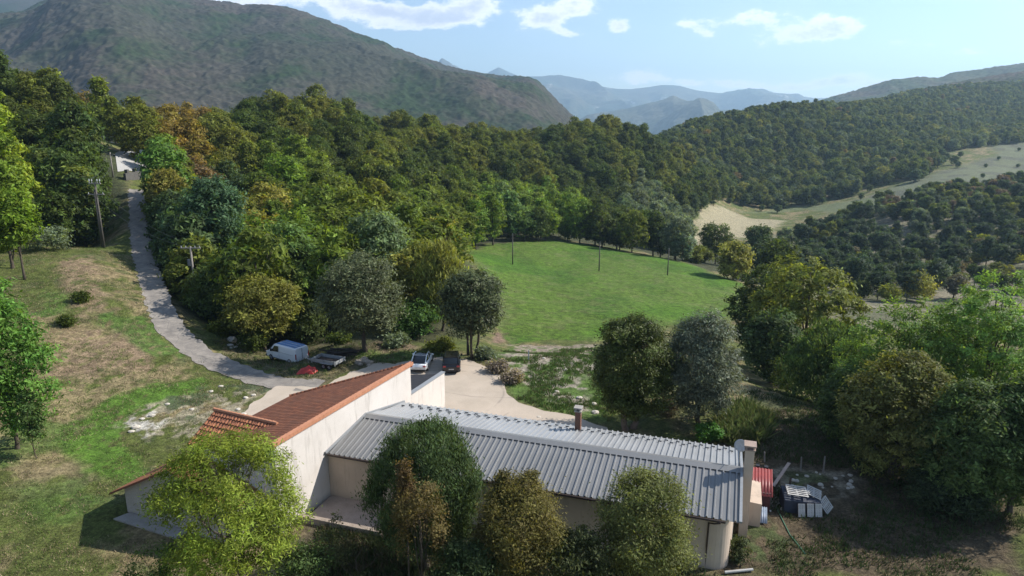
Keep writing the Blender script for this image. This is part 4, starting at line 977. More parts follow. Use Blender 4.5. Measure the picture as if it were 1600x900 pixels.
# chimneys: children of the house
def chimney(cx, cy, rz, w_, d_, z0, z1, mat, capmat):
    M = Matrix.Translation((cx, cy, 0)) @ Matrix.Rotation(rz, 4, 'Z')
    c = MB().box(-w_ / 2, w_ / 2, -d_ / 2, d_ / 2, z0, z1, M).build('chimney', mat, house, bevel=.01)
    k = MB().box(-w_ / 2 - .06, w_ / 2 + .06, -d_ / 2 - .06, d_ / 2 + .06, z1 + .001, z1 + .07, M)
    for sx in (-1, 1):
        for sy in (-1, 1): k.box(sx * (w_ / 2 - .06) - .045, sx * (w_ / 2 - .06) + .045, sy * (d_ / 2 - .06) - .045, sy * (d_ / 2 - .06) + .045, z1 + .07, z1 + .24, M)
    k.box(-w_ / 2 - .09, w_ / 2 + .09, -d_ / 2 - .09, d_ / 2 + .09, z1 + .24, z1 + .33, M)
    k.build('chimney_cap', capmat, c); return c
x, y = MF(15.3, 8.35); chimney(x, y, -radians(18), .40, .40, 3.2, 4.9, brick, conc)
x, y = MF(26.75, 4.2); chimney(x, y, -radians(18), .52, .62, -.5, 5.8, beige, surf('cap_mat', (.40, .31, .25), (.30, .22, .18), 3., .9))
MB().prism([MF(26.22, 5.3), MF(27.8, 5.3), MF(27.8, 8.2), MF(26.22, 8.2)], -.5, [1.7, 1.6, 1.6, 1.7]).build('annex', beige, house)
mb = MB(); MBt = surf('junction_box_mat', (.25, .24, .22), rough=.6)
# dish by the stack
dish = empty('satellite_dish', MF(26.25, 5.3, 3.95), 0, 'round pale grey satellite dish beside the beige end chimney', 'satellite dish')
vs = []; fs = []
for r_ in range(5):
    for k in range(20):
        rr = .38 * r_ / 4; vs.append((rr * cos(k * pi / 10), rr * sin(k * pi / 10), .12 * (r_ / 4) ** 2))
for r_ in range(4):
    for k in range(20): fs.append((r_ * 20 + k, r_ * 20 + (k + 1) % 20, (r_ + 1) * 20 + (k + 1) % 20, (r_ + 1) * 20 + k))
dg = surf('dish_mat', (.55, .56, .56), (.48, .48, .48), rough=.5)
o = mesh_obj('reflector', vs, fs, dg, dish, True); o.location = (0, 0, 1.45); o.rotation_euler = (radians(68), 0, radians(-25)); sm = o.modifiers.new('t', 'SOLIDIFY'); sm.thickness = .015
MB().tube([(0, 0, -.2), (0, .1, 1.4)], .03, 6).build('mast', zcap, dish)
MB().tube([(0, .05, 1.2), (-.2, -.55, 1.42), (-.2, -.6, 1.47)], .018, 5).build('feed_arm', zcap, dish)

# patio in the corner and slab by the side wing
pat = surf('patio_mat', (.46, .37, .31), (.36, .29, .24), 1.6, .95)
tag(MB().prism([MF(.06, -2.6), MF(5.2, -2.6), MF(5.2, -.02), MF(.06, -.02)], -.3, .16).build('patio', pat), kind='structure')
tag(MB().prism([HF(-11.0, -7.9), HF(-5.5, -7.8), HF(-5.5, -6.95), HF(-10.7, -6.95)], -.3, .10).build('concrete_slab', conc), kind='structure')
wl = MB().prism([MF(-.4, -3.2), MF(5.6, -3.2), MF(5.6, -2.9), MF(-.4, -2.9)], -.4, .42).build('low_wall', surf('old_stone_mat', (.40, .33, .27), (.27, .22, .18), 3., .95, bump=.8)); tag(wl, 'low stone kerb wall round the patio in the corner of the house', 'wall')
# ================================================================== vehicles
def paint(name, c, rough=.3, metal=0.0, coat=.6):
    m, N, b, out = mk(name, rough, .5, metal); tc = N.new('ShaderNodeTexCoord').outputs['Object']
    cc = N.mix(N.ramp(N.noise(tc, 2.5, 5, .7), [(.45, 0.), (.8, .35)]), c, tuple(x * .7 for x in c)); N.l.new(cc, b.inputs['Base Color']); b.inputs['Coat Weight'].default_value = coat if c[0] > .1 else .15; return m
glass = paint('vehicle_glass_mat', (.012, .015, .018), .08); tyre = surf('tyre_mat', (.02, .02, .02), (.03, .028, .026), rough=.9); rim = surf('rim_mat', (.32, .33, .34), (.2, .2, .2), rough=.35, metal=.8)
plast = surf('black_plastic_mat', (.025, .025, .027), rough=.6); lampr = paint('rear_lamp_mat', (.28, .02, .02), .25); lampw = paint('headlamp_mat', (.55, .56, .58), .15); plate = surf('plate_mat', (.62, .62, .58), rough=.5)
def loft(st, mat, name, parent, closed_ends=True, smooth=True):
    """st: list of (y, [(x, z)...half section from centre bottom to centre top]) mirrored"""
    vs = []; n = None
    for y, sec in st:
        full = [(x, z) for x, z in sec] + [(-x, z) for x, z in reversed(sec) if abs(x) > 1e-6]; n = len(full)
        vs += [(x, y, z) for x, z in full]
    fs = []
    for i in range(len(st) - 1):
        for k in range(n): k2 = (k + 1) % n; fs.append((i * n + k, i * n + k2, (i + 1) * n + k2, (i + 1) * n + k))
    if closed_ends: fs.append(tuple(range(n))); fs.append(tuple(range((len(st) - 1) * n, len(st) * n))[::-1])
    o = mesh_obj(name, vs, fs, mat, parent, smooth)
    bm = bmesh.new(); bm.from_mesh(o.data); bmesh.ops.recalc_face_normals(bm, faces=bm.faces[:]); bm.to_mesh(o.data); bm.free()
    m = o.modifiers.new('bev', 'BEVEL'); m.width = .045; m.segments = 2; m.limit_method = 'ANGLE'; m.angle_limit = radians(28)
    return o
def wheel(parent, x, y, r, w_):
    t = MB(); prof = [(r * .62, w_ / 2), (r * .93, w_ / 2), (r, w_ * .32), (r, -w_ * .32), (r * .93, -w_ / 2), (r * .62, -w_ / 2)]; n = 20; vs = []; fs = []
    for k in range(n):
        a = 2 * pi * k / n
        for rr, xx in prof: vs.append((x + xx, y + cos(a) * rr, r + sin(a) * rr))
    m = len(prof)
    for k in range(n):
        for j in range(m - 1): fs.append((k * m + j, k * m + j + 1, ((k + 1) % n) * m + j + 1, ((k + 1) % n) * m + j))
    wh = mesh_obj('wheel', vs, fs, tyre, parent, True)
    s = 1 if x > 0 else -1; q = MB(); q.tube([(x - s * w_ * .1, y, r), (x + s * w_ * .42, y, r)], [r * .62, r * .60], 16)
    for k in range(5):
        a = 2 * pi * k / 5; q.tube([(x + s * w_ * .44, y, r), (x + s * w_ * .46, y + cos(a) * r * .55, r + sin(a) * r * .55)], [.04, .03], 4)
    q.build('rim', rim, wh); return wh
def quad(mb, pts, off=(0, 0, 0)): mb.add([(p[0] + off[0], p[1] + off[1], p[2] + off[2]) for p in pts], [tuple(range(len(pts)))]); return mb

# ---- white van (front towards +Y of its own axes)
def place(px, py, name, rz, label, cat, dx=0, dy=0, zoff=0.03):
    p = G(px, py); return empty(name, (p.x + dx, p.y + dy, hz(p.x + dx, p.y + dy) + zoff), rz, label, cat)
van = place(441, 566, 'panel_van', radians(57), 'white panel van with blue sky reflected in its roof, parked on the grass beside the lane', 'van', .3, .9, .04)
vw = paint('van_paint_mat', (.66, .68, .70), .35)
def vsec(hw, z0, zb, rw, zt_): return [(0, z0), (hw * .93, z0), (hw, z0 + .12), (hw, zb), (hw * .985, zb + .08), (rw, zt_ - .10), (rw * .86, zt_), (0, zt_ + .02)]
st = [(-2.50, vsec(.90, .32, 1.0, .82, 1.86)), (-2.44, vsec(.95, .28, 1.05, .86, 1.94)), (-1.5, vsec(.97, .27, 1.08, .88, 1.97)), (.8, vsec(.97, .27, 1.08, .88, 1.96)), (1.15, vsec(.97, .27, 1.06, .84, 1.86)),
      (1.55, vsec(.96, .27, 1.03, .78, 1.52)), (1.95, vsec(.95, .28, .96, .74, 1.14)), (2.35, vsec(.90, .30, .82, .62, .98)), (2.52, vsec(.76, .36, .66, .50, .80))]
loft(st, vw, 'body', van)
for s in (-1, 1):
    g = MB(); quad(g, [(s * .975, .22, 1.16), (s * .975, 1.42, 1.08), (s * .845, 1.16, 1.55), (s * .895, .85, 1.76), (s * .905, .26, 1.78)][::s], (s * .012, 0, 0)); g.build('side_window', glass, van)
quad(MB(), [(-.78, 1.98, 1.14), (.78, 1.98, 1.14), (.72, 1.12, 1.86), (-.72, 1.12, 1.86)], (0, .03, .04)).build('windscreen', glass, van)
for s in (-1, 1):
    MB().box(s * .86 - .06, s * .86 + .06, -2.53, -2.46, .75, 1.35).build('rear_lamp', lampr, van, bevel=.01)
    MB().box(s * .78 - .13, s * .78 + .13, 2.25, 2.44, .72, .90).build('headlight', lampw, van, bevel=.03)
    MB().box(s * 1.06 - .1, s * 1.06 + .1, 1.3, 1.42, 1.1, 1.38).build('mirror', plast, van, bevel=.03)
    wheel(van, s * .87, 1.55, .34, .22); wheel(van, s * .87, -1.50, .34, .22)
    d = MB(); d.box(s * .972 - .004, s * .972 + .004, .12, .135, .35, 1.8); d.box(s * .972 - .004, s * .972 + .004, 1.30, 1.315, .45, 1.05); d.box(s * .978 - .004, s * .978 + .004, -2.2, .1, 1.16, 1.175); d.box(s * .972 - .006, s * .972 + .006, -1.1, 1.15, .36, .42)
    d.build('door_seam', plast, van)
MB().box(-.95, .95, -2.6, -2.48, .30, .50).build('bumper', plast, van, bevel=.02)
MB().box(-.88, .88, 2.38, 2.60, .30, .52).build('bumper', plast, van, bevel=.04)
MB().box(-.26, .26, -2.62, -2.605, .55, .66).build('number_plate', plate, van)
MB().box(-.015, .015, -2.53, -2.50, .5, 1.85).build('door_seam', plast, van)
rb = surf('sky_reflection_mat', (.09, .20, .42), (.12, .26, .5), 2., .35)  # sky reflected in the white roof, painted as thin blue strips
for i, x in enumerate((-.52, 0, .52)): MB().box(x - .2, x + .2, -2.3, .75, 1.985, 2.0).build('sky_reflection', rb, van)

# ---- cars seen from behind
def csec(hw, z0, zb): return [(0, z0), (hw * .9, z0), (hw, z0 + .16), (hw, zb - .12), (hw * .93, zb), (0, zb + .02)]
def car(px, py, rz, L, hw, Ht, col, label, suv=False, name='parked_car', dx=0, dy=0):
    r = place(px, py, name, rz, label, 'car', dx, dy, .05)
    pm = paint(label.split()[0] + '_car_paint_mat', col, .22); h = L / 2; zb = .98 if suv else .86
    z0 = .24
    loft([(-h, csec(hw * .82, z0 + .16, zb - .2)), (-h + .12, csec(hw * .93, z0 + .04, zb + .02)), (-h + .6, csec(hw, z0, zb + .06)), (-.2, csec(hw, z0, zb)), (h - 1.5, csec(hw * .99, z0, zb - .02)), (h - .45, csec(hw * .95, z0 + .02, zb - .16)), (h - .08, csec(hw * .80, z0 + .08, zb - .30)), (h, csec(hw * .66, z0 + .14, zb - .36))], pm, 'body', r)
    def gs(w0, w1, za, zt_): return [(0, za), (w0, za), (w1, zt_ - .06), (w1 * .9, zt_), (0, zt_ + .015)]
    yb = -h + (.25 if suv else .35); rear_top = -h + (.75 if suv else 1.5)
    loft([(yb, gs(hw * .78, hw * .74, zb - .05, zb + .08)), (rear_top, gs(hw * .9, hw * .70, zb - .05, Ht - .02)), (-.1, gs(hw * .93, hw * .72, zb - .05, Ht)), (.5, gs(hw * .92, hw * .70, zb - .06, Ht - .04)), (h - 1.25, gs(hw * .86, hw * .78, zb - .08, zb + .03))], glass, 'cabin_glass', r)
    # painted roof frame over the glass: rails, pillars and, on the high car, the roof skin
    f = MB()
    for s in (-1, 1):
        rail = [(s * hw * .80, yb, zb + .07), (s * hw * .735, rear_top, Ht - .045), (s * hw * .745, -.1, Ht - .02), (s * hw * .73, .5, Ht - .06), (s * hw * .82, h - 1.25, zb + .0)]
        f.tube(rail, [.06, .055, .045, .045, .04], 6)
        f.tube([(s * hw * .93, -.25, zb), (s * hw * .75, -.25, Ht - .05)], .035, 5)
    if suv:
        f.box(-hw * .72, hw * .72, rear_top - .05, .45, Ht - .02, Ht + .025)
        for s in (-1, 1): f.tube([(s * hw * .66, rear_top, Ht + .06), (s * hw * .66, .4, Ht + .06)], .02, 5)
    else: f.tube([(-hw * .74, rear_top + .0, Ht - .01), (hw * .74, rear_top + .0, Ht - .01)], .03, 5)
    f.build('roof_frame', pm, r)
    for s in (-1, 1):
        wheel(r, s * (hw - .11), h - .95, .34, .22); wheel(r, s * (hw - .11), -h + .95, .34, .22)
        MB().box(s * hw * .74 - .15, s * hw * .74 + .15, -h - .005, -h + .1, zb - .22, zb - .06).build('rear_lamp', lampr, r, bevel=.02)
        MB().box(s * (hw + .1) - .1, s * (hw + .1) + .1, .75, .9, zb + .02, zb + .18).build('mirror', plast if suv else pm, r, bevel=.03)
    MB().box(-.26, .26, -h - .02, -h + .04, .52, .63).build('number_plate', plate, r)
    MB().box(-hw * .8, hw * .8, -h - .03, -h + .1, .28, .42).build('bumper', plast, r, bevel=.03)
    return r
car(655, 585, radians(-3), 4.7, .925, 1.44, (.82, .82, .80), 'white parked car with a dark glass roof, its back to the house wall', dx=-.05, dy=2.5)
car(701, 588, radians(4), 4.4, .93, 1.60, (.012, .012, .014), 'black parked car on the gravel beside the white car', True, 'parked_car', .1, 2.5)

# ---- double axle trailer and what lies round it
tr = place(510, 577, 'trailer', radians(68), 'small grey twin-axle trailer with an open dark bed behind the van', 'trailer', 0, .9)
gm_ = surf('galvanised_mat', (.36, .37, .37), (.25, .25, .25), 5., .5, .5); wd = surf('dark_wood_mat', (.07, .055, .045), (.04, .033, .03), 3., .9, bump=.5); wl_ = surf('weathered_wood_mat', (.30, .27, .235), (.20, .175, .15), 4., .9, bump=.4)
MB().box(-.82, .82, -1.5, 1.5, .52, .60).build('bed', wd, tr)
for nm, bx in (('side_panel', (-.85, -.80, -1.5, 1.5, .58, .93)), ('side_panel', (.80, .85, -1.5, 1.5, .58, .93)), ('tailgate', (-.8, .8, -1.54, -1.49, .58, .93)), ('front_panel', (-.8, .8, 1.49, 1.54, .58, .93))): MB().box(*bx).build(nm, gm_, tr)
m2 = MB()
for s in (-1, 1):
    for y in (-1.45, 0, 1.45): m2.box(s * .88 - .03, s * .88 + .03, y - .04, y + .04, .45, .95)
    m2.box(s * .55 - .04, s * .55 + .04, -1.4, 1.5, .44, .52)
m2.tube([(.5, 1.5, .46), (0, 2.7, .46)], .04, 6); m2.tube([(-.5, 1.5, .46), (0, 2.7, .46)], .04, 6); m2.tube([(0, 2.6, .0), (0, 2.6, .7)], .03, 6); m2.build('chassis', gm_, tr)
for s in (-1, 1):
    for y in (-.72, -.02): wheel(tr, s * .95, y - .1, .29, .18)
    MB().box(s * .95 - .12, s * .95 + .12, -1.2, .3, .60, .63).build('mudguard', gm_, tr)
random.seed(12)
pile = MB(); p0 = G(531, 559)
for i in range(16):
    a = radians(random.uniform(-25, 25)); M = Matrix.Translation((p0.x + random.uniform(-1.4, 1.2), p0.y + random.uniform(.2, 1.6), p0.z + .12 + .07 * (i % 8))) @ Matrix.Rotation(a, 4, 'Z') @ Matrix.Rotation(random.uniform(-.12, .12), 4, 'Y')
    pile.box(-1.3, 1.3, -.08, .08, -.05, .05, M)
tag(pile.build('timber_pile', wd), 'dark heap of old timbers lying behind the grey trailer', 'timber pile')
def rock(name, x, y, r, mat, label, seed, group=None, sq=(1, 1, .6), z=None):
    rr = random.Random(seed); bm = bmesh.new(); bmesh.ops.create_icosphere(bm, subdivisions=3, radius=r)
    for v in bm.verts:
        n = fbm(np.array([v.co.x / r * 1.3 + seed]), np.array([v.co.y / r * 1.3 + v.co.z / r * 1.7]), 3, seed)[0]
        v.co *= .72 + .6 * n; v.co.x *= sq[0]; v.co.y *= sq[1]; v.co.z *= sq[2]
        v.co.x = round(v.co.x / (r * .3)) * r * .3 * .35 + v.co.x * .65; v.co.z = round(v.co.z / (r * .35)) * r * .35 * .4 + v.co.z * .6
    me = bpy.data.meshes.new(name); bm.to_mesh(me); bm.free(); me.materials.append(mat); o = bpy.data.objects.new(name, me); COL.objects.link(o)
    o.location = (x, y, (hz(x, y) if z is None else z) + r * sq[2] * .35); o.rotation_euler = (0, 0, rr.uniform(0, 6)); return tag(o, label, 'rock', group)
stone = surf('limestone_mat', (.62, .57, .49), (.48, .43, .36), 3., .95, bump=.6)
stone2 = surf('tan_stone_mat', (.42, .36, .29), (.30, .25, .20), 3., .95, bump=.6)
for k, (px, py, r_) in enumerate([(560, 567, .42), (566, 565, .5), (573, 567, .45), (579, 567, .35), (570, 562, .4), (563, 570, .28), (576, 571, .25)]):
    p = G(px, py); rock('boulder', p.x, p.y, r_, stone2, 'tan boulder in the small heap at the foot of the tree by the trailer', 20 + k, 'boulders heaped by the trailer')
p = G(362, 534); rock('boulder', p.x, p.y, .55, stone, 'large pale boulder standing beside the lane', 41, None, (1, 1, .8))
for k, (px, py, r_) in enumerate([(359, 540, .35), (372, 538, .32), (379, 541, .28), (366, 543, .3), (360, 544, .2)]):
    p = G(px, py); rock('stone_slab', p.x, p.y, r_, stone, 'flat pale stone lying by the big boulder beside the lane', 50 + k, 'flat stones by the lane boulder', (1.3, 1, .35))
# crumpled red sheeting
p = G(480, 582); bm = bmesh.new(); bmesh.ops.create_grid(bm, x_segments=26, y_segments=16, size=.5)
for v in bm.verts:
    x, y = v.co.x, v.co.y; e = max(0, 1 - (abs(x) * 1.9) ** 3) * max(0, 1 - (abs(y) * 1.9) ** 3); n = fbm(np.array([x * 5 + 3]), np.array([y * 5]), 4, 3)[0]
    v.co = Vector((x * 1.9 + (n - .5) * .3, y * 1.15 + (n - .5) * .2, e * (.25 + .75 * n) * .85))
me = bpy.data.meshes.new('red_tarpaulin'); bm.to_mesh(me); bm.free(); rm = surf('red_plastic_mat', (.62, .045, .03), (.45, .03, .025), 4., .4, .5, bump=.3); me.materials.append(rm)
o = bpy.data.objects.new('red_tarpaulin', me); COL.objects.link(o); o.location = (p.x, p.y, p.z - .03); tag(o, 'crumpled bright red plastic sheeting on the grass below the van', 'tarpaulin')

# ================================================================== poles and wires
pw = surf('pole_wood_mat', (.30, .27, .24), (.20, .18, .16), 3., .9, bump=.4); pwd = surf('dark_pole_mat', (.15, .135, .12), (.09, .08, .07), 3., .9, bump=.4); ins = surf('insulator_mat', (.60, .62, .64), (.5, .5, .5), rough=.3); wirem = surf('wire_mat', (.10, .10, .10), rough=.5)
def pole_at(px, py, pytop, name, label, mat, r0, r1, Yd=None, group=None):
    p = G(px, py) if Yd is None else Vector(atY(px, py, Yd)); t = atY(px, pytop, p.y)[2]
    if Yd is not None: p.z = hz(p.x, p.y)
    e = empty(name, (p.x, p.y, p.z), 0, label, 'utility pole', group); h = t - p.z
    MB().tube([(0, 0, -.5), (0, 0, h)], [r0, r1], 10).build('shaft', mat, e, True); return e, h
P1, h1 = pole_at(163, 388, 284, 'utility_pole', 'tall dark twin timber pole with insulators on two crossarms left of the lane', pwd, .17, .12)
P1.location.z = hz(P1.location.x, P1.location.y)
MB().tube([(-.34, .1, -.5), (-.26, .05, h1 - 1.2)], [.16, .12], 10).build('shaft', pwd, P1, True)
MB().box(-1.35, 1.15, -.09, .09, h1 - 2.0, h1 - 1.85).build('crossarm', pw, P1); MB().box(-.95, .85, -.09, .09, h1 - .35, h1 - .2).build('crossarm', pw, P1)
for x in (-.85, -.45, .35, .75): MB().tube([(x, 0, h1 - .2), (x, 0, h1 + .1), (x, 0, h1 + .14), (x, 0, h1 + .42)], [.03, .03, .09, .05], 8).build('insulator', ins, P1)
for x in (-1.2, 1.0): MB().tube([(x, 0, h1 - 1.85), (x, 0, h1 - 1.6)], [.06, .04], 8).build('insulator', ins, P1)
P2, h2 = pole_at(309, 488, 385, 'utility_pole', 'grey timber pole with one crossarm and a grey box beside the lane', pw, .17, .12)
MB().box(-1.35, 1.3, -.08, .08, h2 - .3, h2 - .14).build('crossarm', wl_, P2); MB().box(-.52, -.16, -.2, .12, h2 - 2.6, h2 - 1.7).build('transformer', surf('box_grey_mat', (.20, .21, .22), rough=.5), P2, bevel=.03)
MB().box(.02, .42, -.28, -.14, .6, 1.5).build('meter_box', ins, P2, bevel=.02)
for x in (-1.2, -.6, .6, 1.2): MB().tube([(x, 0, h2 - .14), (x, 0, h2 + .08)], [.05, .03], 8).build('insulator', ins, P2)
P3, h3 = pole_at(177, 277, 238, 'utility_pole', 'short weathered pole on the bank below the top road', pw, .16, .12)
MB().box(-.9, .9, -.08, .08, h3 - .5, h3 - .36).build('crossarm', wl_, P3)
meadow_poles = []
for px, py, pt, lb in ((801, 413, 366, 'slim dark pole in the meadow, nearest the wood on the left'), (936, 423, 379, 'slim dark pole standing in the middle of the meadow'), (1043, 430, 389, 'slim dark pole at the right end of the meadow')):
    e, h_ = pole_at(px, py, pt, 'utility_pole', lb, pwd, .15, .10); meadow_poles.append((e, h_))
    MB().box(-.4, .4, -.05, .05, h_ - .35, h_ - .24).build('crossarm', pwd, e)
    MB().tube([(0, 0, h_), (0, 0, h_ + .25)], [.05, .04], 6).build('insulator', ins, e)
def wire(a, b2, sag, r, label, group=None):
    a = Vector(a); b2 = Vector(b2); pts = [a.lerp(b2, i / 16) - Vector((0, 0, sag * 4 * (i / 16) * (1 - i / 16))) for i in range(17)]
    return tag(MB().tube(pts, r, 5).build('power_line', wirem), label, 'power line', group)
def top(e, h_, x=0, dz=0): return (e.location.x + x, e.location.y, e.location.z + h_ + dz)
for k, x in enumerate((-.6, .6)):
    wire(top(P1, h1, x * 1.6, -1.6), top(P2, h2, x * 2, .08), 1.2, .016, 'thin sagging wire between the twin pole and the pole beside the lane', 'wires along the lane')
    wire(top(P3, h3, x, -.3), top(P1, h1, x * 1.2, .42), 1.2, .016, 'thin wire from the bank pole down to the twin pole', 'wires to the bank pole')
wire(top(*meadow_poles[0], 0, .25), top(*meadow_poles[1], 0, .25), 1.0, .02, 'thin wire over the meadow between its left and middle poles')
wire(top(*meadow_poles[1], 0, .25), top(*meadow_poles[2], 0, .25), .6, .02, 'thin wire over the meadow between its middle and right poles')

# ================================================================== end of the lane: barrier wall, road sign
dkst = surf('dark_block_mat', (.13, .125, .11), (.08, .075, .07), 2., .95, bump=.8)
a = G(196, 282); b2 = G(229, 279)
bw = empty('retaining_wall', (a.x, a.y, hz(a.x, a.y)), 0, 'dark stone retaining wall with low blocks below the top road', 'wall')
D = Vector((b2.x - a.x, b2.y - a.y)); Ln = D.length
an = atan2(D.y, D.x); bw.rotation_euler = (0, 0, an)
tz = atY(212, 271, a.y)[2] - bw.location.z
MB().box(0, Ln, -.2, .3, -3, tz).build('wall_face', dkst, bw)
for i in range(3): MB().box(Ln * (.1 + .36 * i), Ln * (.1 + .36 * i) + .9, -.15, .5, tz + .002, tz + .75).build('block', dkst, bw, bevel=.05)
p = Vector(atY(222.5, 247, 168)); p.z = hz(p.x, p.y); s_ = empty('road_sign', p, 0, 'small white round road sign on a post beside the top road', 'road sign'); ztop = atY(222.5, 236, 168)[2] - p.z
ztop = max(ztop, 2.4)
MB().tube([(0, 0, -.3), (0, 0, ztop)], .05, 6).build('post', gm_, s_); MB().tube([(0, -.06, ztop - .1), (0, -.09, ztop - .1)], .48, 16).build('sign_plate', ins, s_)

# ================================================================== right of the house
redm = surf('red_sheet_mat', (.30, .055, .05), (.20, .04, .04), 3., .5, .4); blm = surf('blue_sheet_mat', (.28, .34, .44), (.20, .25, .33), 3., .5, .4)
p = G(1186, 800); sh = empty('shed', (p.x, p.y, 0), radians(-18), 'small dark red sheet-metal shed against the right end of the house', 'shed')
MB().box(-.62, .62, .1, 2.9, -.3, 1.35).build('wall', surf('shed_wall_mat', (.10, .04, .04), (.07, .03, .03), 2., .8), sh)
def corr(name, x0, x1, ya, za, yb, zb_, mat, parent, pitch=.16, amp=.03):
    n = int((x1 - x0) / pitch * 4); vs = []
    for y, z in ((ya, za), (yb, zb_)):
        for i in range(n + 1): vs.append((x0 + (x1 - x0) * i / n, y, z + amp * sin(2 * pi * i / 4)))
    o = mesh_obj(name, vs, [(i, i + 1, n + 2 + i, n + 1 + i) for i in range(n)], mat, parent, True); s = o.modifiers.new('t', 'SOLIDIFY'); s.thickness = .012; return o
corr('roof_sheet', -.75, .75, -.1, 1.25, 2.3, 2.0, redm, sh, .2); corr('roof_sheet', -.75, .75, 2.3, 2.0, 3.1, 1.55, redm, sh, .2)
MB().box(-.3, -.05, 2.5, 2.8, 1.86, 2.02).build('vent', darkm, sh); MB().box(.25, .5, 2.5, 2.8, 1.84, 2.0).build('vent', darkm, sh)
e = empty('corrugated_sheet', (p.x - .35, p.y - .9, 0), radians(-18), 'pale blue corrugated sheet lying at the foot of the red shed', 'metal sheet')
corr('sheet', -.5, .5, -.5, .12, .75, .55, blm, e, .13)
MB().box(-.45, -.38, .5, .57, -.1, .45).build('leg', wd, e); MB().box(.38, .45, .5, .57, -.1, .45).build('leg', wd, e)
# heap under tarpaulin with pallets
p = G(1256, 803); hp = empty('covered_woodpile', (p.x, p.y + .5, hz(p.x, p.y)), radians(-6), 'block-shaped pile under dark blue sheeting beside the red shed', 'woodpile')
navy = surf('navy_sheet_mat', (.045, .055, .085), (.03, .035, .05), 3., .55, bump=.5)
MB().prism([(-1.25, -.5), (1.1, -.5), (1.05, .75), (-1.2, .75)], -.2, [.95, .82, 1.15, 1.3]).build('cover', navy, hp, bevel=.05)
MB().tube([(-.65, .72, .9), (-.6, .75, 1.9)], .07, 7).build('post', wd, hp)
pal = surf('pale_pallet_mat', (.58, .56, .53), (.44, .42, .39), 4., .9)
def pallet(loc, rot, w_, l_, label, group, n=6):
    e = empty('pallet', loc, 0, label, 'pallet', group); e.rotation_euler = rot
    for i in range(n):
        y = -l_ / 2 + l_ * i / (n - 1); MB().box(-w_ / 2, w_ / 2, y - .045, y + .045, .06, .085).build('slat', pal, e)
    for x in (-w_ / 2 + .05, 0, w_ / 2 - .05): MB().box(x - .04, x + .04, -l_ / 2, l_ / 2, -.03, .058).build('bearer', pal, e)
    return e
L0 = hp.location
pallet((L0.x - .35, L0.y + .1, L0.z + 1.28), (radians(8), radians(4), radians(-10)), 1.3, .95, 'pale slatted pallet lying on the left top of the covered pile', None)
pallet((L0.x + .85, L0.y + .25, L0.z + 1.08), (radians(8), radians(18), radians(-22)), .95, .9, 'pale slatted pallet sloping over the right top of the covered pile', None)
for k, (dx, lb) in enumerate(((-.30, 'left'), (.28, 'middle'), (.80, 'right'))):
    pallet((L0.x + dx, L0.y - .74, L0.z + .42), (radians(68), 0, radians(-6)), .42, .75, '%s one of three small slatted panels leaning on the front of the covered pile' % lb, 'panels leaning on the covered pile', 8)
pallet((L0.x + 1.5, L0.y - .2, L0.z + .45), (radians(20), radians(52), radians(-30)), .9, .8, 'slatted pallet leaning on the right end of the covered pile', None)
pl = MB(); a = G(1208, 762); b2 = G(1232, 733); bar((a.x, a.y, a.z + .12), (b2.x, b2.y, b2.z + .5), .22, .06, pl); tag(pl.build('plank', surf('pink_board_mat', (.58, .43, .35), (.45, .33, .27), 3.)), 'long pinkish board lying on the rubble behind the red shed', 'plank')
for k, (px, py, pt, lb) in enumerate(((1286, 739, 713, 'weathered fence post at the edge of the rubble, right one of three'), (1251, 736, 714, 'leaning weathered fence post, middle one of three'), (1195, 722, 706, 'short fence post near the end chimney, left one of three'))):
    p = G(px, py); zt_ = atY(px, pt, p.y)[2]; tag(MB().tube([(p.x, p.y, p.z - .3), (p.x - .05 * k, p.y, zt_)], [.07, .055], 7).build('fence_post', pw), lb, 'fence post')
random.seed(5)
for k in range(26):
    px = random.uniform(1195, 1335); py = random.uniform(738, 800 if px < 1225 else 765); p = G(px, py)
    rock('rubble_stone', p.x, p.y, random.uniform(.08, .2), stone, 'pale broken stone on the rubble between the red shed and the fence posts', 80 + k, 'rubble stones by the shed', (1, 1, .6))
hs_ = [G(*q) for q in ((1212, 792), (1222, 812), (1234, 836), (1247, 852), (1258, 866))]
tag(MB().tube([(q.x, q.y, q.z + .04) for q in hs_], .028, 6).build('garden_hose', surf('hose_mat', (.10, .26, .16), rough=.5)), 'thin green hose lying across the shaded ground right of the house', 'hose')
a = G(1132, 897); b2 = G(1176, 893)
tag(MB().tube([(a.x, a.y, .12), (b2.x, b2.y, .14)], .08, 10).build('drain_pipe', surf('pipe_mat', (.55, .53, .50), rough=.5)), 'pale pipe lying on the ground below the rounded house corner', 'pipe')
p = G(826, 562); tag(MB().box(p.x - .06, p.x + .06, p.y - .05, p.y + .05, p.z - .2, p.z + 1.1).build('marker_post', ins), 'small white marker post on the stony ground before the meadow', 'post')
random.seed(9)
for k, (px, py, r_) in enumerate([(212, 668, .3), (205, 675, .22), (222, 655, .2), (238, 650, .25), (300, 640, .2), (330, 612, .18), (345, 604, .2), (262, 632, .18), (384, 622, .22), (396, 618, .2), (380, 648, .25), (372, 640, .2), (850, 560, .15), (870, 612, .2), (905, 622, .25), (884, 578, .2), (928, 632, .25), (842, 652, .18), (930, 645, .3), (812, 590, .18)]):
    p = G(px, py); rr = 'left field' if px < 500 else 'ground before the meadow'
    rock('field_stone', p.x, p.y, r_, stone, 'small pale stone on the rubble of the %s' % rr, 120 + k, 'stones on the %s' % rr, (1.1, 1, .5))
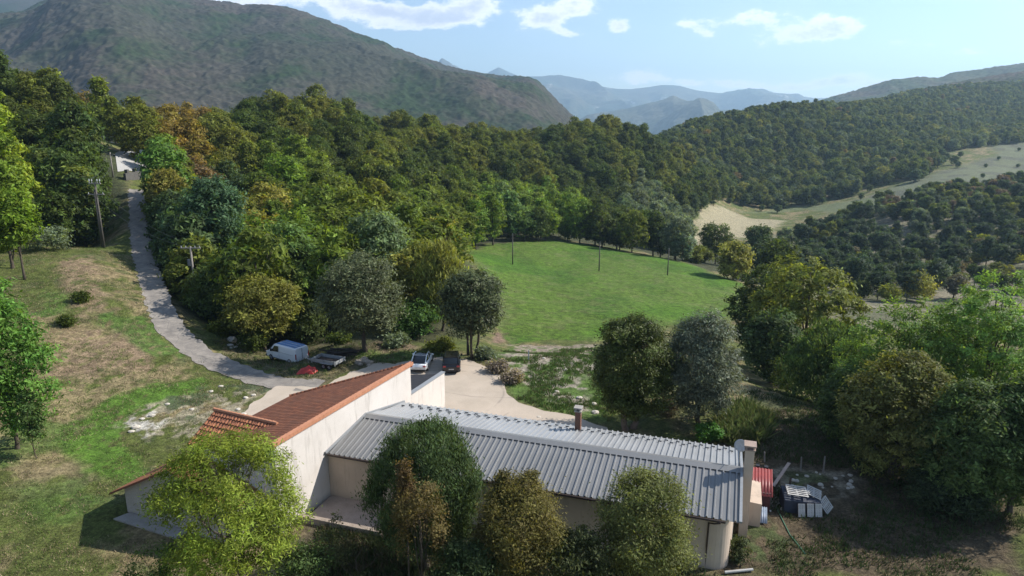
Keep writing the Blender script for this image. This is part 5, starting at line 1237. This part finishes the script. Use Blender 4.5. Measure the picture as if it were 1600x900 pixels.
# ================================================================== trees one can tell apart
TINT['PB'] = (.20, .165, .14)
def big_tree(name, px, ytop, ybot, hw, Yd, tint, label, cat='tree', seed=1, shape='egg', nlobe=22, ncl=420, nleaf=34, leaf=.11, csig=.34, mat=None, bk=None, rad=.2, stems=1, spread=0., fill=.22, droop=0., gap=0., elong=1.5, depth=1.0, limbs=9, group=None, lean=(0, 0)):
    c = atY(px, (ytop + ybot) / 2, Yd); x = c[0]; z = hz(x, Yd); zc = Yd * cos(TH) - (c[2] - H) * sin(TH)
    zt_ = atY(px, ytop, Yd)[2] - z; zb = max(atY(px, ybot, Yd)[2] - z, 0.05); w_ = 2 * hw * zc / F
    r = empty(name, (x, Yd, z - .05), 0, label, cat, group)
    h_ = max(zt_ - zb, 1.); arr = crown_arrays(seed, w_ * .95, h_ * 1.02, zb, nlobe, ncl, nleaf, leaf, csig, shape, fill, droop, gap, elong)
    if depth != 1.0: arr[0][:, 1] *= depth
    o = crown_obj('crown', arr, mat or leafM, r); set_tint(o, tint, seed, .03)
    trunk_obj(arr[4], max(zb, .6), rad, bk or bark, r, seed, stems, spread, limbs, lean=lean)
    return r
# --- close trees along the bottom of the picture
big_tree('ash_tree', 362, 672, 890, 128, 30, (.145, .175, .024), 'bright yellow-green ash in front of the side wing of the house', seed=101, nlobe=30, ncl=900, nleaf=72, leaf=.048, csig=.27, shape='dome', fill=.35, elong=2.1, rad=.16, gap=.38, bk=palebark, limbs=16)
big_tree('evergreen_tree', 662, 645, 860, 98, 34.2, (.055, .078, .030), 'large dark drooping evergreen in front of the metal roof', seed=102, nlobe=28, ncl=760, nleaf=80, leaf=.058, csig=.26, mat=leafG, droop=.35, elong=2.0, fill=.2)
big_tree('young_oak', 655, 728, 905, 58, 30.5, (.105, .078, .032), 'reddish brown young tree in front of the dark evergreen', seed=103, shape='cone', nlobe=20, ncl=260, nleaf=60, leaf=.05, csig=.24, rad=.09, gap=.38)
big_tree('young_oak', 632, 708, 800, 13, 31, (.10, .065, .032), 'slender russet sapling spike against the dark evergreen', seed=104, shape='cone', nlobe=9, ncl=70, nleaf=26, leaf=.06, csig=.16, rad=.05)
big_tree('hornbeam_tree', 808, 738, 905, 76, 31.4, (.115, .098, .032), 'brownish olive bushy tree between the evergreen and the sparse olive tree', seed=105, nlobe=24, ncl=520, nleaf=66, leaf=.055, csig=.26, shape='egg', rad=.12)
for px_, yt_, sd in ((784, 716, 141), (828, 724, 142)): big_tree('hornbeam_sapling', px_, yt_, 830, 20, 31.8, (.085, .072, .026), 'pointed %s leader rising at the top of the brownish olive thicket' % ('left' if px_ < 800 else 'right'), seed=sd, shape='cone', nlobe=9, ncl=90, nleaf=30, leaf=.065, csig=.17, rad=.05)
big_tree('walnut_tree', 1015, 735, 905, 84, 31.8, (.12, .125, .042), 'sparse olive and yellow tree before the right end of the long wing', seed=106, nlobe=24, ncl=520, nleaf=62, leaf=.06, csig=.28, rad=.12, gap=.36, fill=.3, limbs=14)
big_tree('shrub', 905, 826, 905, 52, 30.6, (.062, .070, .028), 'olive bush low between the two trees at the bottom right', 'bush', seed=107, shape='round', nlobe=14, ncl=170, nleaf=36, leaf=.07, csig=.22, rad=.05)
big_tree('shrub', 730, 850, 915, 62, 29.8, (.055, .075, .028), 'dark green bush at the bottom edge under the evergreen', 'bush', seed=108, shape='round', nlobe=14, ncl=190, nleaf=36, leaf=.07, csig=.22, rad=.05)
big_tree('shrub', 560, 842, 905, 62, 31.2, (.060, .062, .028), 'dull thorny bush at the foot of the patio', 'bush', seed=109, shape='round', nlobe=14, ncl=150, nleaf=30, leaf=.06, csig=.24, rad=.05, gap=.4)
big_tree('shrub', 512, 800, 850, 26, 34.0, (.085, .095, .045), 'small grey green shrub by the patio corner', 'bush', seed=110, shape='round', nlobe=9, ncl=60, nleaf=24, leaf=.06, csig=.2, rad=.03, gap=.35)
big_tree('shrub', 470, 850, 905, 46, 29.6, (.055, .08, .025), 'green bush below the bright ash, beside the brown thicket', 'bush', seed=111, shape='round', nlobe=10, ncl=120, nleaf=28, leaf=.06, csig=.22, rad=.04)
big_tree('shrub', 250, 858, 905, 62, 29.8, (.065, .10, .022), 'green bush at the lower left of the bright ash', 'bush', seed=112, shape='round', nlobe=12, ncl=150, nleaf=28, leaf=.06, csig=.25, rad=.04, gap=.36)
big_tree('shrub', 1155, 842, 885, 17, 35., (.06, .075, .03), 'small bush at the foot of the end chimney', 'bush', seed=113, shape='round', nlobe=8, ncl=60, nleaf=26, leaf=.06, csig=.16, rad=.03)
# --- left edge
big_tree('maple_tree', 2, 414, 715, 72, 47, (.09, .16, .03), 'green tree cut by the left edge, standing on the sloping field', seed=114, nlobe=26, ncl=420, nleaf=36, leaf=.12, csig=.38, rad=.18, shape='dome', fill=.25)
big_tree('hazel_bush', 45, 590, 705, 22, 46, (.075, .115, .035), 'small lighter green bush at the foot of the left edge tree', 'bush', seed=115, shape='round', nlobe=9, ncl=70, nleaf=30, leaf=.10, csig=.22, rad=.04)
big_tree('maple_tree', -4, 145, 430, 40, 88, (.11, .15, .02), 'tall vivid yellow-green tree at the left edge, its crown reaching the mountain', seed=116, nlobe=26, ncl=330, nleaf=30, leaf=.24, csig=.50, rad=.25, shape='dome')
big_tree('maple_tree', 22, 285, 395, 32, 84, (.125, .175, .02), 'lower vivid yellow-green tree at the left edge below the tall one', seed=117, nlobe=16, ncl=200, nleaf=28, leaf=.2, csig=.42, rad=.15, shape='dome')
# --- by the van and the yard
big_tree('oak_tree', 566, 392, 530, 72, 71.5, (.085, .095, .048), 'large grey-green tree with a bare foot behind the trailer', seed=118, nlobe=28, ncl=480, nleaf=50, leaf=.12, csig=.42, rad=.28, mat=leafG)
big_tree('alder_tree', 736, 412, 532, 52, 70.5, (.07, .082, .04), 'dark tree on three slim stems at the edge of the gravel yard', seed=119, nlobe=22, ncl=400, nleaf=50, leaf=.12, csig=.38, rad=.16, stems=3, spread=.75, mat=leafG)
big_tree('willow_tree', 690, 366, 505, 44, 84, (.17, .17, .045), 'yellowish weeping willow behind the dark three-stemmed tree', seed=120, nlobe=20, ncl=330, nleaf=30, leaf=.17, csig=.42, rad=.2, droop=.8, elong=2.2)
big_tree('lime_tree', 588, 318, 470, 58, 92, (.12, .16, .07), 'tall pale green round-topped tree behind the grey-green one', seed=121, nlobe=28, ncl=420, nleaf=32, leaf=.20, csig=.48, rad=.28)
big_tree('maple_tree', 408, 428, 530, 58, 78.5, (.135, .13, .03), 'broad yellowing olive tree standing by the nose of the van', seed=122, nlobe=22, ncl=360, nleaf=32, leaf=.15, csig=.42, rad=.2, shape='round')
big_tree('hazel_bush', 645, 470, 530, 40, 79, (.060, .105, .028), 'bright green undergrowth bush between the grey-green tree and the dark one', 'bush', seed=123, nlobe=14, ncl=170, nleaf=28, leaf=.15, csig=.35, rad=.06, shape='round')
big_tree('hazel_bush', 480, 470, 535, 34, 82, (.070, .090, .030), 'olive undergrowth bush behind the van', 'bush', seed=124, nlobe=14, ncl=140, nleaf=28, leaf=.15, csig=.35, rad=.06, shape='round')
big_tree('ash_tree', 332, 268, 398, 50, 104, (.06, .10, .05), 'blue-green dense tree rising right beside the shaded lane', seed=125, nlobe=26, ncl=380, nleaf=30, leaf=.22, csig=.5, rad=.25)
big_tree('hazel_bush', 335, 408, 505, 46, 87.5, (.095, .125, .034), 'olive green thicket just right of the grey timber pole', 'bush', seed=126, nlobe=20, ncl=280, nleaf=30, leaf=.16, csig=.4, rad=.08, shape='round')
big_tree('ash_tree', 450, 335, 480, 50, 94, (.085, .13, .034), 'fresh green tree between the yellowing tree and the pale round-topped one', seed=127, nlobe=24, ncl=330, nleaf=30, leaf=.2, csig=.46, rad=.2)
big_tree('ash_tree', 256, 205, 330, 36, 128, (.11, .175, .036), 'light green tree right of the opening where the top road shows', seed=128, nlobe=22, ncl=280, nleaf=28, leaf=.26, csig=.5, rad=.22)
big_tree('maple_tree', 262, 262, 330, 30, 120, (.16, .14, .034), 'yellow and brown tree right of the retaining wall', seed=129, nlobe=18, ncl=220, nleaf=28, leaf=.24, csig=.46, rad=.2)
# --- the pair behind the long wing
big_tree('linden_tree', 988, 476, 664, 66, 52.5, (.058, .072, .018), 'dark upright tree on two close trunks behind the metal roof', seed=130, nlobe=30, ncl=760, nleaf=66, leaf=.085, csig=.28, rad=.30, stems=2, spread=.42, mat=leafG, shape='egg', bk=palebark)
big_tree('ash_tree', 1097, 472, 672, 66, 53.5, (.105, .12, .082), 'silvery grey-green ash right of the dark twin-trunked tree', seed=131, nlobe=28, ncl=700, nleaf=58, leaf=.07, csig=.28, rad=.24, mat=leafG, elong=2.2)
big_tree('laurel_bush', 1106, 664, 704, 25, 50.5, (.055, .12, .022), 'bright green rounded laurel just behind the metal roof', 'bush', seed=132, nlobe=10, ncl=90, nleaf=32, leaf=.10, csig=.2, rad=.04, shape='round', mat=leafG)
big_tree('dry_bush', 1038, 632, 684, 27, 56, (.13, .095, .07), 'dry mauve-brown bush between the two trees behind the metal roof', 'bush', seed=133, nlobe=10, ncl=100, nleaf=30, leaf=.07, csig=.25, rad=.03, shape='round')
for k, (px, yt, yb_, hw, Yd, tn) in enumerate([(1090, 385, 415, 26, 215, 'OL'), (1120, 350, 400, 28, 235, 'DG'), (1148, 372, 440, 27, 165, 'YO'), (1186, 350, 392, 22, 230, 'BL'), (1218, 376, 430, 30, 170, 'DG')]):
    big_tree('valley_tree', px, yt, yb_, hw, Yd, TINT[tn], ['dull reddish olive tree left end of the clump beyond the meadow', 'rounded dark tree before the pale valley slope', 'yellowish tree at the right corner of the meadow', 'small blue-green round tree above the creek trees', 'dark green wide tree at the top of the creek row'][k], seed=150 + k, nlobe=16, ncl=190, nleaf=24, leaf=.32, csig=.6, rad=.25, shape='round')
big_tree('poplar_tree', 1190, 398, 610, 54, 92, (.065, .085, .028), 'dark tree on the right bank beyond the silvery ash', seed=160, nlobe=26, ncl=380, nleaf=32, leaf=.20, csig=.34, rad=.25)
big_tree('oak_tree', 1258, 392, 640, 86, 80, (.14, .155, .036), 'tall olive tree with a yellow-green top on the right bank', seed=161, nlobe=30, ncl=520, nleaf=34, leaf=.18, csig=.34, rad=.3)
big_tree('ash_tree', 1205, 480, 650, 50, 74, (.06, .085, .03), 'deep green tree low on the right bank beside the silvery ash', seed=162, nlobe=22, ncl=320, nleaf=32, leaf=.17, csig=.34, rad=.2)
big_tree('ash_tree', 1298, 500, 710, 70, 62, (.062, .094, .034), 'drooping dark green tree in front of the olive one on the right bank', seed=163, nlobe=26, ncl=420, nleaf=36, leaf=.14, csig=.34, rad=.2, droop=.3)
big_tree('ash_tree', 1405, 452, 745, 98, 52, (.12, .175, .04), 'green ash with light tufted tips, nearer of the right-hand mass', seed=164, nlobe=32, ncl=620, nleaf=52, leaf=.10, csig=.27, rad=.25, gap=.3, fill=.32)
big_tree('ash_tree', 1545, 415, 735, 112, 50, (.13, .20, .05), 'bright-topped ash reaching highest at the right edge', seed=165, nlobe=34, ncl=660, nleaf=52, leaf=.10, csig=.27, rad=.28, gap=.3, fill=.32)
big_tree('maple_tree', 1400, 545, 815, 95, 45, (.115, .115, .036), 'brownish green broad tree bulging out of the right-hand mass', seed=166, nlobe=30, ncl=600, nleaf=52, leaf=.10, csig=.27, rad=.22, fill=.32)
big_tree('ash_tree', 1340, 570, 775, 62, 50, (.07, .098, .03), 'dark green tree at the left foot of the right-hand mass', seed=167, nlobe=24, ncl=420, nleaf=36, leaf=.12, csig=.34, rad=.2)
big_tree('oak_tree', 1520, 590, 860, 92, 41, (.075, .105, .034), 'very dark tree filling the lower right edge', seed=168, nlobe=32, ncl=640, nleaf=52, leaf=.10, csig=.27, rad=.25, fill=.32)
big_tree('ash_tree', 1590, 560, 900, 70, 40, (.075, .11, .034), 'dark tree cut by the right edge of the picture', seed=169, nlobe=26, ncl=520, nleaf=52, leaf=.10, csig=.27, rad=.22, fill=.32)
big_tree('hazel_bush', 1480, 740, 875, 75, 40, (.036, .050, .024), 'dark low undergrowth at the foot of the right-hand trees', 'bush', seed=170, nlobe=18, ncl=300, nleaf=36, leaf=.09, csig=.3, rad=.06, shape='round')
big_tree('ash_tree', 1482, 455, 710, 72, 55, (.11, .16, .04), 'mid green tree between the two bright-topped ashes', seed=171, nlobe=24, ncl=380, nleaf=52, leaf=.10, csig=.27, rad=.22, fill=.32)
# --- bushes of the lower right slope beyond the creek, of the verges and the bank
k = 0
for px, yt, yb_, hw, Yd, tn, lb in [(1345, 440, 470, 14, 170, 'DG', 'dark bush on the bare slope above the olive tree'), (1435, 430, 468, 26, 165, 'YO', 'wide yellowish brown bush on the bare slope at the right'), (1390, 448, 468, 14, 160, 'OL', 'small olive bush on the bare slope'), (1320, 465, 488, 12, 150, 'DG', 'low dark bush at the lower end of the bare slope'),
                           (800, 612, 628, 20, 63, 'PB', 'dry brown weeds at the edge of the gravel yard'), (778, 582, 600, 20, 66, 'PB', 'grey-brown brambles along the curved edge of the gravel yard'), (758, 545, 575, 16, 70, 'GR', 'grey green brambles behind the black car'),
                           (620, 522, 548, 28, 74, 'GR', 'low grey green scrub on the earth bank'), (690, 530, 556, 26, 73, 'OL', 'olive scrub at the head of the gravel yard'), (1230, 560, 640, 30, 68, 'DG', 'dark thicket below the olive tree on the right bank'), (345, 500, 530, 22, 80, 'OL', 'low brush under the trees right of the lane'),
                           (395, 515, 545, 26, 76, 'DG', 'dark low brush behind the nose of the van'), (530, 520, 552, 22, 76, 'DG', 'dark low brush behind the timber heap'), (20, 348, 392, 40, 96, 'GR', 'pale bramble mound at the foot of the left wood'), (80, 352, 392, 42, 98, 'GR', 'grey green bramble mound by the dark twin pole'), (128, 473, 480, 5, 78, 'DG', 'tiny dark shrub on the dry slope'), (106, 514, 520, 4, 72, 'DG', 'tiny dark shrub on the grass left of the tawny patch')]:
    k += 1; big_tree('shrub', px, yt, yb_, hw, Yd, TINT[tn], lb, 'bush', seed=200 + k, nlobe=9, ncl=90, nleaf=24, leaf=.0016 * Yd, csig=.0042 * Yd, rad=.04, shape='round')

# ================================================================== grass, weeds and litter close by (nobody could count them)
def tufts(name, pts, h_, w_, n, mat, label, seed, cols, cat='grass'):
    R = rs(seed); P = np.repeat(pts, n, 0); m = len(P); P = P + np.c_[R.normal(size=(m, 2)) * w_, np.zeros(m)]
    sc = np.repeat(R.uniform(.5, 1.4, len(pts)), n); hgt = h_ * sc * R.uniform(.6, 1.2, m); a = R.rand(m) * 6.283; wd = h_ * .16 * R.uniform(.6, 1.3, m); ln = R.normal(size=(m, 2)) * .45
    B = np.c_[np.cos(a), np.sin(a), np.zeros(m)] * wd[:, None]; T = np.c_[ln * hgt[:, None], hgt]
    V = np.stack([P - B, P + B, P + B * .4 + T * .7, P - B * .2 + T], 1).reshape(-1, 3)
    o = fast_mesh(name, V, np.arange(m * 4).reshape(-1, 4), mat)
    ci = np.repeat(R.randint(0, len(cols), len(pts)), n); C = np.array(cols, np.float32)[ci] * R.uniform(.75, 1.25, (m, 1))
    at_ = o.data.attributes.new('bladecol', 'FLOAT_COLOR', 'FACE') if False else o.data.color_attributes.new('bladecol', 'FLOAT_COLOR', 'CORNER')
    at_.data.foreach_set('color', np.repeat(np.c_[C, np.ones(m)], 4, 0).astype(np.float32).ravel())
    return tag(o, label, cat, None, 'stuff')
bl, N, b, out = mk('blade_mat', .8, .2); bc = N.new('ShaderNodeVertexColor', layer_name='bladecol').outputs[0]; N.l.new(bc, b.inputs['Base Color'])
tr_ = N.new('ShaderNodeBsdfTranslucent', i_Color=bc); mx = N.new('ShaderNodeMixShader', i_0=.3); N.l.new(b.outputs[0], mx.inputs[1]); N.l.new(tr_.outputs[0], mx.inputs[2]); N.l.new(mx.outputs[0], out.inputs[0])
HOUSEP = [HF(*q) for q in ((-12.6, -9.8), (0.3, -7), (.3, 16.2), (-7.2, 5), (-8.8, -1), (-12.6, -2.6))]; LONGP = [MF(*q) for q in ((-.5, -3.4), (5.8, -3.4), (5.8, -.3), (26.5, -.3), (28.2, 2), (28.2, 9.6), (0, 9.6))]
def grass_pts(poly, n, seed, thr=None, inv=False):
    P = np.array([(p[0], p[1]) for p in poly]); R = rs(seed); x = R.uniform(P[:, 0].min(), P[:, 0].max(), n * 3); y = R.uniform(P[:, 1].min(), P[:, 1].max(), n * 3)
    k = poly_mask(x, y, P, 1.) > 0
    for q in (HOUSEP, LONGP, YARD): k &= poly_mask(x, y, q, 1.) < (.25 if q is YARD else .1)
    rp = np.array([(p.x, p.y) for p in ROADP]); k &= np.min(np.hypot(x[:, None] - rp[None, :, 0], y[:, None] - rp[None, :, 1]), 1) > 1.5
    if thr is not None: k &= fbm(x / 3.2, y / 3.2, 4, 5 + seed) > thr
    x, y = x[k][:n], y[k][:n]; return np.c_[x, y, height(x, y) - .02]
LF = PG((0, 900), (0, 400), (190, 380), (215, 430), (250, 520), (420, 600), (380, 660), (300, 690), (200, 810), (480, 905))
tufts('grass', grass_pts(LF, 9000, 1, .46), .15, .2, 7, bl, 'ragged green grass growing over the sloping field left of the house', 1, [(.10, .15, .03), (.12, .18, .035), (.085, .12, .03), (.16, .17, .06)])
tufts('dry_grass', grass_pts(LF, 8000, 2, .48), .15, .24, 6, bl, 'straw-coloured dry stalks scattered over the sloping field left of the house', 2, [(.32, .26, .15), (.26, .20, .12), (.38, .31, .19), (.22, .17, .11)])
RB_ = PG((775, 570), (800, 545), (930, 545), (960, 600), (960, 660), (850, 640), (800, 620))
tufts('weeds', grass_pts(RB_, 2600, 3, .47), .26, .16, 7, bl, 'patchy green weeds on the stony ground before the meadow', 3, [(.07, .13, .025), (.09, .15, .03), (.12, .12, .05)])
VG = PG((330, 530), (400, 518), (560, 535), (640, 545), (740, 548), (690, 560), (560, 572), (500, 598), (430, 588), (350, 560))
tufts('verge_grass', grass_pts(VG, 2600, 4, .42), .25, .16, 7, bl, 'uneven grass on the verge round the van and the trailer', 4, [(.08, .12, .03), (.12, .13, .05), (.2, .17, .10)])
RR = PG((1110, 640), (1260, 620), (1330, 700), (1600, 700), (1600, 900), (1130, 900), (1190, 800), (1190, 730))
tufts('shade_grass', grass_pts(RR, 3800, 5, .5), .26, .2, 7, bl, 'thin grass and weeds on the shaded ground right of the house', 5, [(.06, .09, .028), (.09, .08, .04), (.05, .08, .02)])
TW = PG((1120, 668), (1140, 640), (1170, 636), (1200, 660), (1190, 690), (1130, 692))
tufts('tall_weeds', grass_pts(TW, 500, 6), .85, .25, 14, bl, 'tall yellow-green weeds in the hollow behind the laurel', 6, [(.12, .16, .04), (.09, .13, .035), (.14, .15, .05)])
LB = PG((480, 905), (500, 820), (620, 850), (1130, 905))
tufts('thicket_grass', grass_pts(LB, 1600, 7), .35, .2, 8, bl, 'rough grass and brambles under the trees along the bottom', 7, [(.06, .08, .028), (.10, .08, .045), (.05, .07, .022)])
